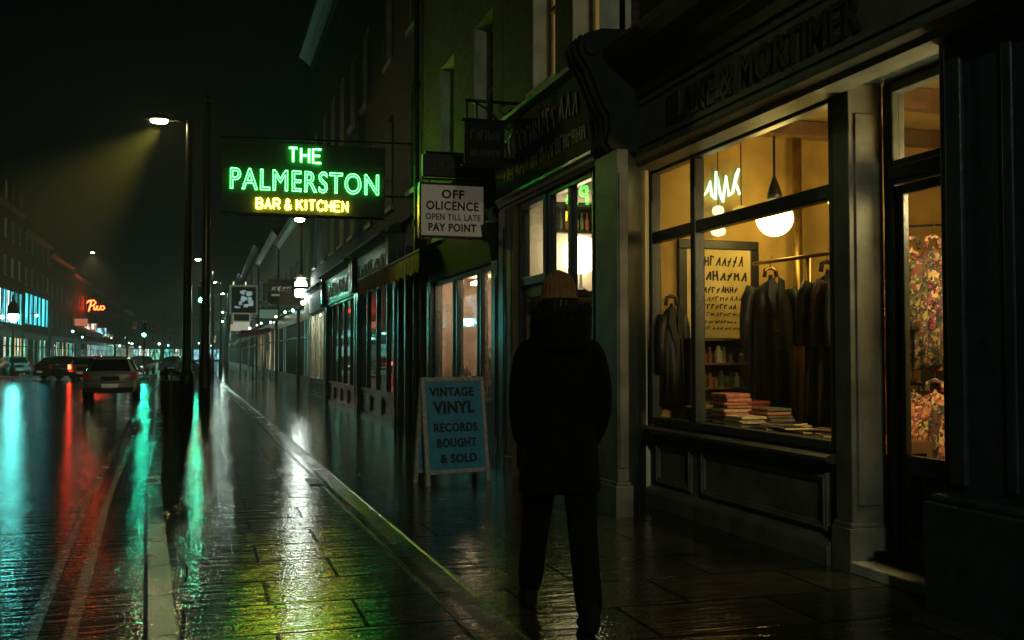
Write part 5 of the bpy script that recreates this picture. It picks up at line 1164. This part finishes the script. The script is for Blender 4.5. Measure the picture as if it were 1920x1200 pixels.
for (z, w, d, oy) in ((1.43, .13, .11, -.06), (1.48, .165, .14, -.055), (1.56, .165, .145, -.035), (1.63, .145, .135, -.02), (1.665, .13, .125, -.0), (1.63, .11, .11, .005)):
    rings.append([(PX + w * (1 + .03 * math.sin(5 * a)) * math.cos(a), PY + oy + d * math.sin(a), z + .03 * math.sin(a)) for a in [2 * math.pi * k / 28 for k in range(28)]])
m.rings(rings); hd = m.build("hood", coatm, pk, smooth=True, sub=1)
rg = random.Random(77); m = MB()
for i in range(900):
    a = rg.uniform(0, 2 * math.pi); z = 1.645 + rg.uniform(-.03, .03); w = .150; p = Vector((PX + w * math.cos(a), PY - .02 + .13 * math.sin(a), z + .03 * math.sin(a)))
    d = Vector((math.cos(a) + rg.uniform(-.5, .5), math.sin(a) + rg.uniform(-.5, .5), rg.uniform(-.5, .7))).normalized() * rg.uniform(.02, .045); s_ = d.cross(Vector((rg.uniform(-1, 1), rg.uniform(-1, 1), 1))).normalized() * .003
    m.add([p - s_, p + s_, p + d], [(0, 1, 2)])
m.build("fur_trim", furm, hd)
# beanie and face
m = MB(); m.rings([[(PX + w * math.cos(a), PY + .005 + d * math.sin(a), z) for a in [math.pi * (1.02 + .96 * k / 14) for k in range(15)] + [math.pi * (1.98 - .96 * k / 14) for k in range(15)]] for z, w, d in ((1.60, .075, .075), (1.63, .088, .085), (1.68, .098, .096), (1.70, .098, .098))]); m.build("hair", pm("dark_hair", (.012, .009, .006), .8, var=.3, scale=60, spec=.1), per, smooth=True)
m = MB(); rings = []
for (z, r) in ((1.66, .094), (1.664, .106), (1.69, .111), (1.716, .108), (1.724, .097), (1.75, .099), (1.79, .09), (1.82, .072), (1.84, .045), (1.85, .012)):
    rings.append([(PX + r * .92 * math.cos(a) * (1 + .022 * math.sin(22 * a)), PY + .03 + r * 1.08 * math.sin(a) * (1 + .022 * math.sin(22 * a)), z + .006 * math.sin(a)) for a in [2 * math.pi * k / 132 for k in range(132)]])
m.rings(rings); m.build("beanie", hatm, per, smooth=True)
m = MB(); m.lathe([(.0, .02), (.012, .012), (.016, -.012), (.006, -.02)], (PX, PY + .125, 1.68), 10)
for s in (-1, 1):
    m.lathe([(.0, -.011), (.011, 0), (0, .011)], (PX + s * .03, PY + .112, 1.705), 10, 1); m.lathe([(.006, -.03), (.016, -.01), (.018, .015), (.006, .03)], (PX + s * .082, PY + .03, 1.68), 10, sx=.6)
m.tube([(PX - .022, PY + .116, 1.64), (PX, PY + .121, 1.638), (PX + .022, PY + .116, 1.64)], .005, 6)
m.build("face_features", [skin, pm("eye_white", (.7, .7, .68), .2, var=0)], per, smooth=True)

# ================================================================== cars
paints = {}
def paint(n, c): paints[n] = pm("car_paint_" + n, c, .22, metal=.35, var=.08, coat=.6); return paints[n]
paint("silver", (.30, .29, .25)); paint("black", (.012, .013, .015)); paint("white", (.52, .5, .45)); paint("grey", (.09, .095, .1)); paint("blue", (.02, .04, .08))
cglass = pm("car_glass", (.008, .010, .011), .06, var=0, spec=.6); tyre = pm("tyre", (.012, .012, .012), .7); rim = pm("alloy_rim", (.35, .35, .36), .3, metal=.8); trim = pm("black_plastic", (.015, .015, .016), .45)
tail = em("tail_lens", (.9, .05, .02), .018); tail.node_tree.nodes["Principled BSDF"].inputs["Base Color"].default_value = (.16, .02, .012, 1)
tailon = em("tail_lit", (1, .04, .012), 24.0); headl = em("head_lens", (.9, 1, .85), 1.2); platey = em("lit_plate", (1, .9, .5), .09)  # plate glow stands in for the number plate lamps
def car(x, y, rz, label, pnt, plate=None, tl=None, hl=None, est=False, name="parked_car"):
    """hatchback seen from behind; local y=0 at the rear bumper, +y forward"""
    t = thing(name, label, "car", (0, 0, 0), "cars in the street")
    ry = .30 if est else .58
    st = [(0.0, .70, .26, .50, .80, .60, .82), (.05, .82, .22, .62, .93, .70, .95), (.12, .86, .2, .66, .97, .70, .99), (ry, .872, .2, .68, .955, .56, 1.42), (ry + .25, .872, .2, .68, .95, .59, 1.475),
          (1.7, .872, .2, .66, .93, .60, 1.50), (2.3, .872, .2, .66, .92, .58, 1.45), (3.1, .872, .2, .64, .92, .68, .96), (3.7, .85, .2, .6, .80, .62, .84), (4.05, .78, .22, .5, .66, .55, .70), (4.15, .66, .28, .45, .56, .45, .58)]
    rings = []
    for (yy_, w, zb, zm, zl, wr, zr) in st:
        half = [(w * .86, zb), (w * .98, zb + .1), (w, zm * .8), (w, zm), (w * .97, zl), ((w * .93 * .4 + wr * .6) if zr > 1.2 else w * .9, (zl + (zr - zl) * .55)), (wr, zr - .03), (wr * .7, zr + .005), (0, zr + .015)]
        rings.append([(px, yy_, pz) for px, pz in half] + [(-px, yy_, pz) for px, pz in half[-2::-1]])
    m = MB(); m.rings(rings); m.build("body", pnt, t, smooth=True, sub=1)
    m = MB(); y0, z0, y1, z1 = .10, .985, ry - .03, 1.385
    m.add([(-.66, y0 - .022, z0), (.66, y0 - .022, z0), (.53, y1 - .022, z1), (-.53, y1 - .022, z1), (-.66, y0 + .06, z0), (.66, y0 + .06, z0), (.53, y1 + .06, z1), (-.53, y1 + .06, z1)], [(0, 1, 2, 3), (4, 7, 6, 5), (0, 4, 5, 1), (1, 5, 6, 2), (2, 6, 7, 3), (3, 7, 4, 0)]); m.build("rear_window", cglass, t, bevel=.015)
    m = MB(); m.add([(-.70, 3.02, 1.0), (.70, 3.02, 1.0), (.55, 2.36, 1.40), (-.55, 2.36, 1.40), (-.70, 2.95, .96), (.70, 2.95, .96), (.55, 2.28, 1.36), (-.55, 2.28, 1.36)], [(0, 1, 2, 3), (4, 7, 6, 5), (0, 4, 5, 1), (1, 5, 6, 2), (2, 6, 7, 3), (3, 7, 4, 0)]); m.build("windscreen", cglass, t)
    for s in (-1, 1):
        m = MB(); q = [(.86, ry + .12, .985), (.86, 2.75, .96), (.66, 2.2, 1.39), (.64, ry + .22, 1.40)]
        m.add([(s * a, b_, c) for a, b_, c in q] + [(s * (a - .08), b_, c) for a, b_, c in q], [(0, 1, 2, 3), (4, 7, 6, 5), (0, 4, 5, 1), (1, 5, 6, 2), (2, 6, 7, 3), (3, 7, 4, 0)]); m.build("side_window", cglass, t)
        m = MB(); rr = []
        for (zz, w_, dy) in ((.70, .10, .0), (.74, .17, 0), (.86, .17, .005), (.93, .13, .02), (.97, .06, .04)):
            rr.append([(s * .83 - s * w_, -.012 + dy + .03 * 0, zz), (s * .845, .02 + dy, zz), (s * .872, .10 + dy, zz), (s * .875, .16, zz), (s * .70, .14, zz)])
        m.rings(rr); m.build("tail_light", (tl if tl and s < 0 else tail), t, smooth=False)
        m = MB(); m.lathe([(.0, -.09), (.08, -.07), (.09, 0), (.07, .07), (0, .09)], (s * .95, 2.65, .98), 10, sx=1.1, sy=.6); m.tube([(s * .82, 2.68, .95), (s * .92, 2.66, .96)], .025, 6); m.build("mirror", pnt, t, smooth=True)
        m = MB(); m.box(s * .42 if s > 0 else -.70, .70 if s > 0 else -.42, 4.0, 4.12, .56, .66); m.build("headlight", hl or rim, t, bevel=.02)
        for yw in (.72, 3.28):
            w = MB(); w.lathe([(.20, -.09), (.29, -.1), (.315, -.07), (.32, 0), (.315, .07), (.29, .1), (.20, .09)], (0, 0, 0), 24)
            for k in range(len(w.v)): a, b_, c = w.v[k]; w.v[k] = (s * .80 + c, yw + a, .315 + b_)
            wo = w.build("wheel", tyre, t, smooth=True)
            w = MB(); w.lathe([(.03, .08), (.19, .085), (.2, .05)], (0, 0, 0), 16)
            for k in range(len(w.v)): a, b_, c = w.v[k]; w.v[k] = (s * (.80 + c), yw + a, .315 + b_)
            w.build("rim", rim, wo)
            m = MB(); m.tube([(s * .868, yw + .36 * math.cos(q), .315 + .36 * math.sin(q)) for q in [math.pi * k / 10 for k in range(11)]], .03, 6); m.build("arch_trim", trim, t, smooth=True)
    m = MB(); rr = []
    for zz, w_, yb in ((.24, .72, .02), (.28, .82, -.06), (.40, .85, -.085), (.56, .85, -.08), (.60, .83, -.03)):
        rr.append([(-w_, .12, zz), (-w_ * .97, yb + .05, zz), (-w_ * .8, yb, zz), (0, yb - .02, zz), (w_ * .8, yb, zz), (w_ * .97, yb + .05, zz), (w_, .12, zz)])
    m.rings(rr); m.build("bumper", pnt, t, smooth=True, bevel=.01)
    m = MB(); m.box(-.74, .74, -.098, -.07, .25, .42); m.box(-.3, .3, -.03, .02, .66, .80); m.build("bumper_insert", trim, t, bevel=.01)
    m = MB(); m.box(-.26, .26, -.125, -.10, .43, .54); pl = m.build("number_plate", platey, t)
    if plate:
        m = MB(); put_text(m, plate, (-.23, -.127, .45), (1, 0, 0), UZ, .46, .07, offset=.01, depth=.003); m.build("lettering", ink, pl)
    m = MB(); m.tube([(-.2, .0, .83), (.2, .0, .83)], .012, 6); m.build("tailgate_handle", rim, t)
    t.location = (x, y, ZR); t.rotation_euler = (0, 0, rz)
    return t
car(-3.12, 37.3, R(2.0), "silver hatchback seen from behind driving away down the wet road", paint("silver_near", (.34, .32, .26)), "SVK LCK3", tail, name="silver_car")
car(-7.1, 66, R(-14), "white estate car with one red tail light glowing behind the silver car", paints["white"], None, tailon, None, True)
car(-10.0, 70.5, R(-48), "black saloon parked askew left of the white estate car", paints["black"])
car(-13.1, 82, R(25), "white car at the left edge beside the lantern post", paints["white"], hl=headl)
car(-4.9, 92, R(172), "dark car facing the viewer just right of the silver car", paints["grey"], hl=headl)
car(-3.0, 88, R(-30), "grey saloon parked beyond the island signal, left of the dark columns", paints["grey"])
car(-8.2, 90, R(8), "blue black car half hidden behind the white estate", paints["blue"], tl=tailon)
car(-1.9, 104, R(178), "distant dark car showing headlights between the dark columns", paints["black"], hl=headl)

# ================================================================== trees (dark crowns behind the left lamps)
leafm = pm("leaf_dark_green", (.035, .05, .02), .6, var=.6, scale=2.0); barkm = pm("bark", (.05, .04, .03), .9, var=.4, scale=8, bump=.6)
def tree(x, y, h, r, label, seed):
    rg = random.Random(seed); t = thing("street_tree", label, "tree", (x, y, 0), "trees along the far left pavement")
    m = MB(); m.tube([(x, y, 0), (x + .1, y, h * .25), (x - .05, y, h * .5), (x, y, h * .8)], [.22, .17, .12, .04], 9); cl = []
    for i in range(16):
        a = rg.uniform(0, 6.28); z0 = h * rg.uniform(.3, .65); q = rg.uniform(.5, 1) * r; e = Vector((x + q * math.cos(a), y + q * math.sin(a), z0 + rg.uniform(.5, 2.2)))
        m.tube([(x, y, z0), (x + q * .5 * math.cos(a), y + q * .5 * math.sin(a), z0 + .7), e], [.07, .045, .015], 5); cl.append(e)
        for _ in range(2): cl.append(e + Vector((rg.uniform(-1, 1), rg.uniform(-1, 1), rg.uniform(-.4, 1.2))))
    m.build("trunk", barkm, t)
    m = MB()
    for c in cl:
        for _ in range(90):
            p = c + Vector((rg.gauss(0, .5), rg.gauss(0, .5), rg.gauss(0, .4))); d = Vector((rg.uniform(-1, 1), rg.uniform(-1, 1), rg.uniform(-1, 1))).normalized() * .11; e = d.cross(Vector((rg.uniform(-1, 1), rg.uniform(-1, 1), rg.uniform(-1, 1)))).normalized() * .06
            m.add([p - d, p + e, p + d, p - e], [(0, 1, 2, 3)])
    m.build("crown", leafm, t)
tree(-13.5, 168, 9.5, 2.8, "dark street tree just right of the red neon script", 3)
tree(-13.6, 195, 10, 3.0, "farthest dark street tree on the left pavement", 4)

# ================================================================== night mist
m = MB(); m.box(-52, 32, -26, 322, -1.2, 17.5)
mh, N, L = newmat("mist"); N.remove(N["Principled BSDF"])
vp = N.new("ShaderNodeVolumePrincipled"); vp.inputs["Color"].default_value = (.85, .92, .88, 1); vp.inputs["Density"].default_value = 0.0015; vp.inputs["Anisotropy"].default_value = 0.35
L.new(vp.outputs[0], N["Material Output"].inputs["Volume"])
hz = m.build("haze", mh); tag(hz, kind="stuff")
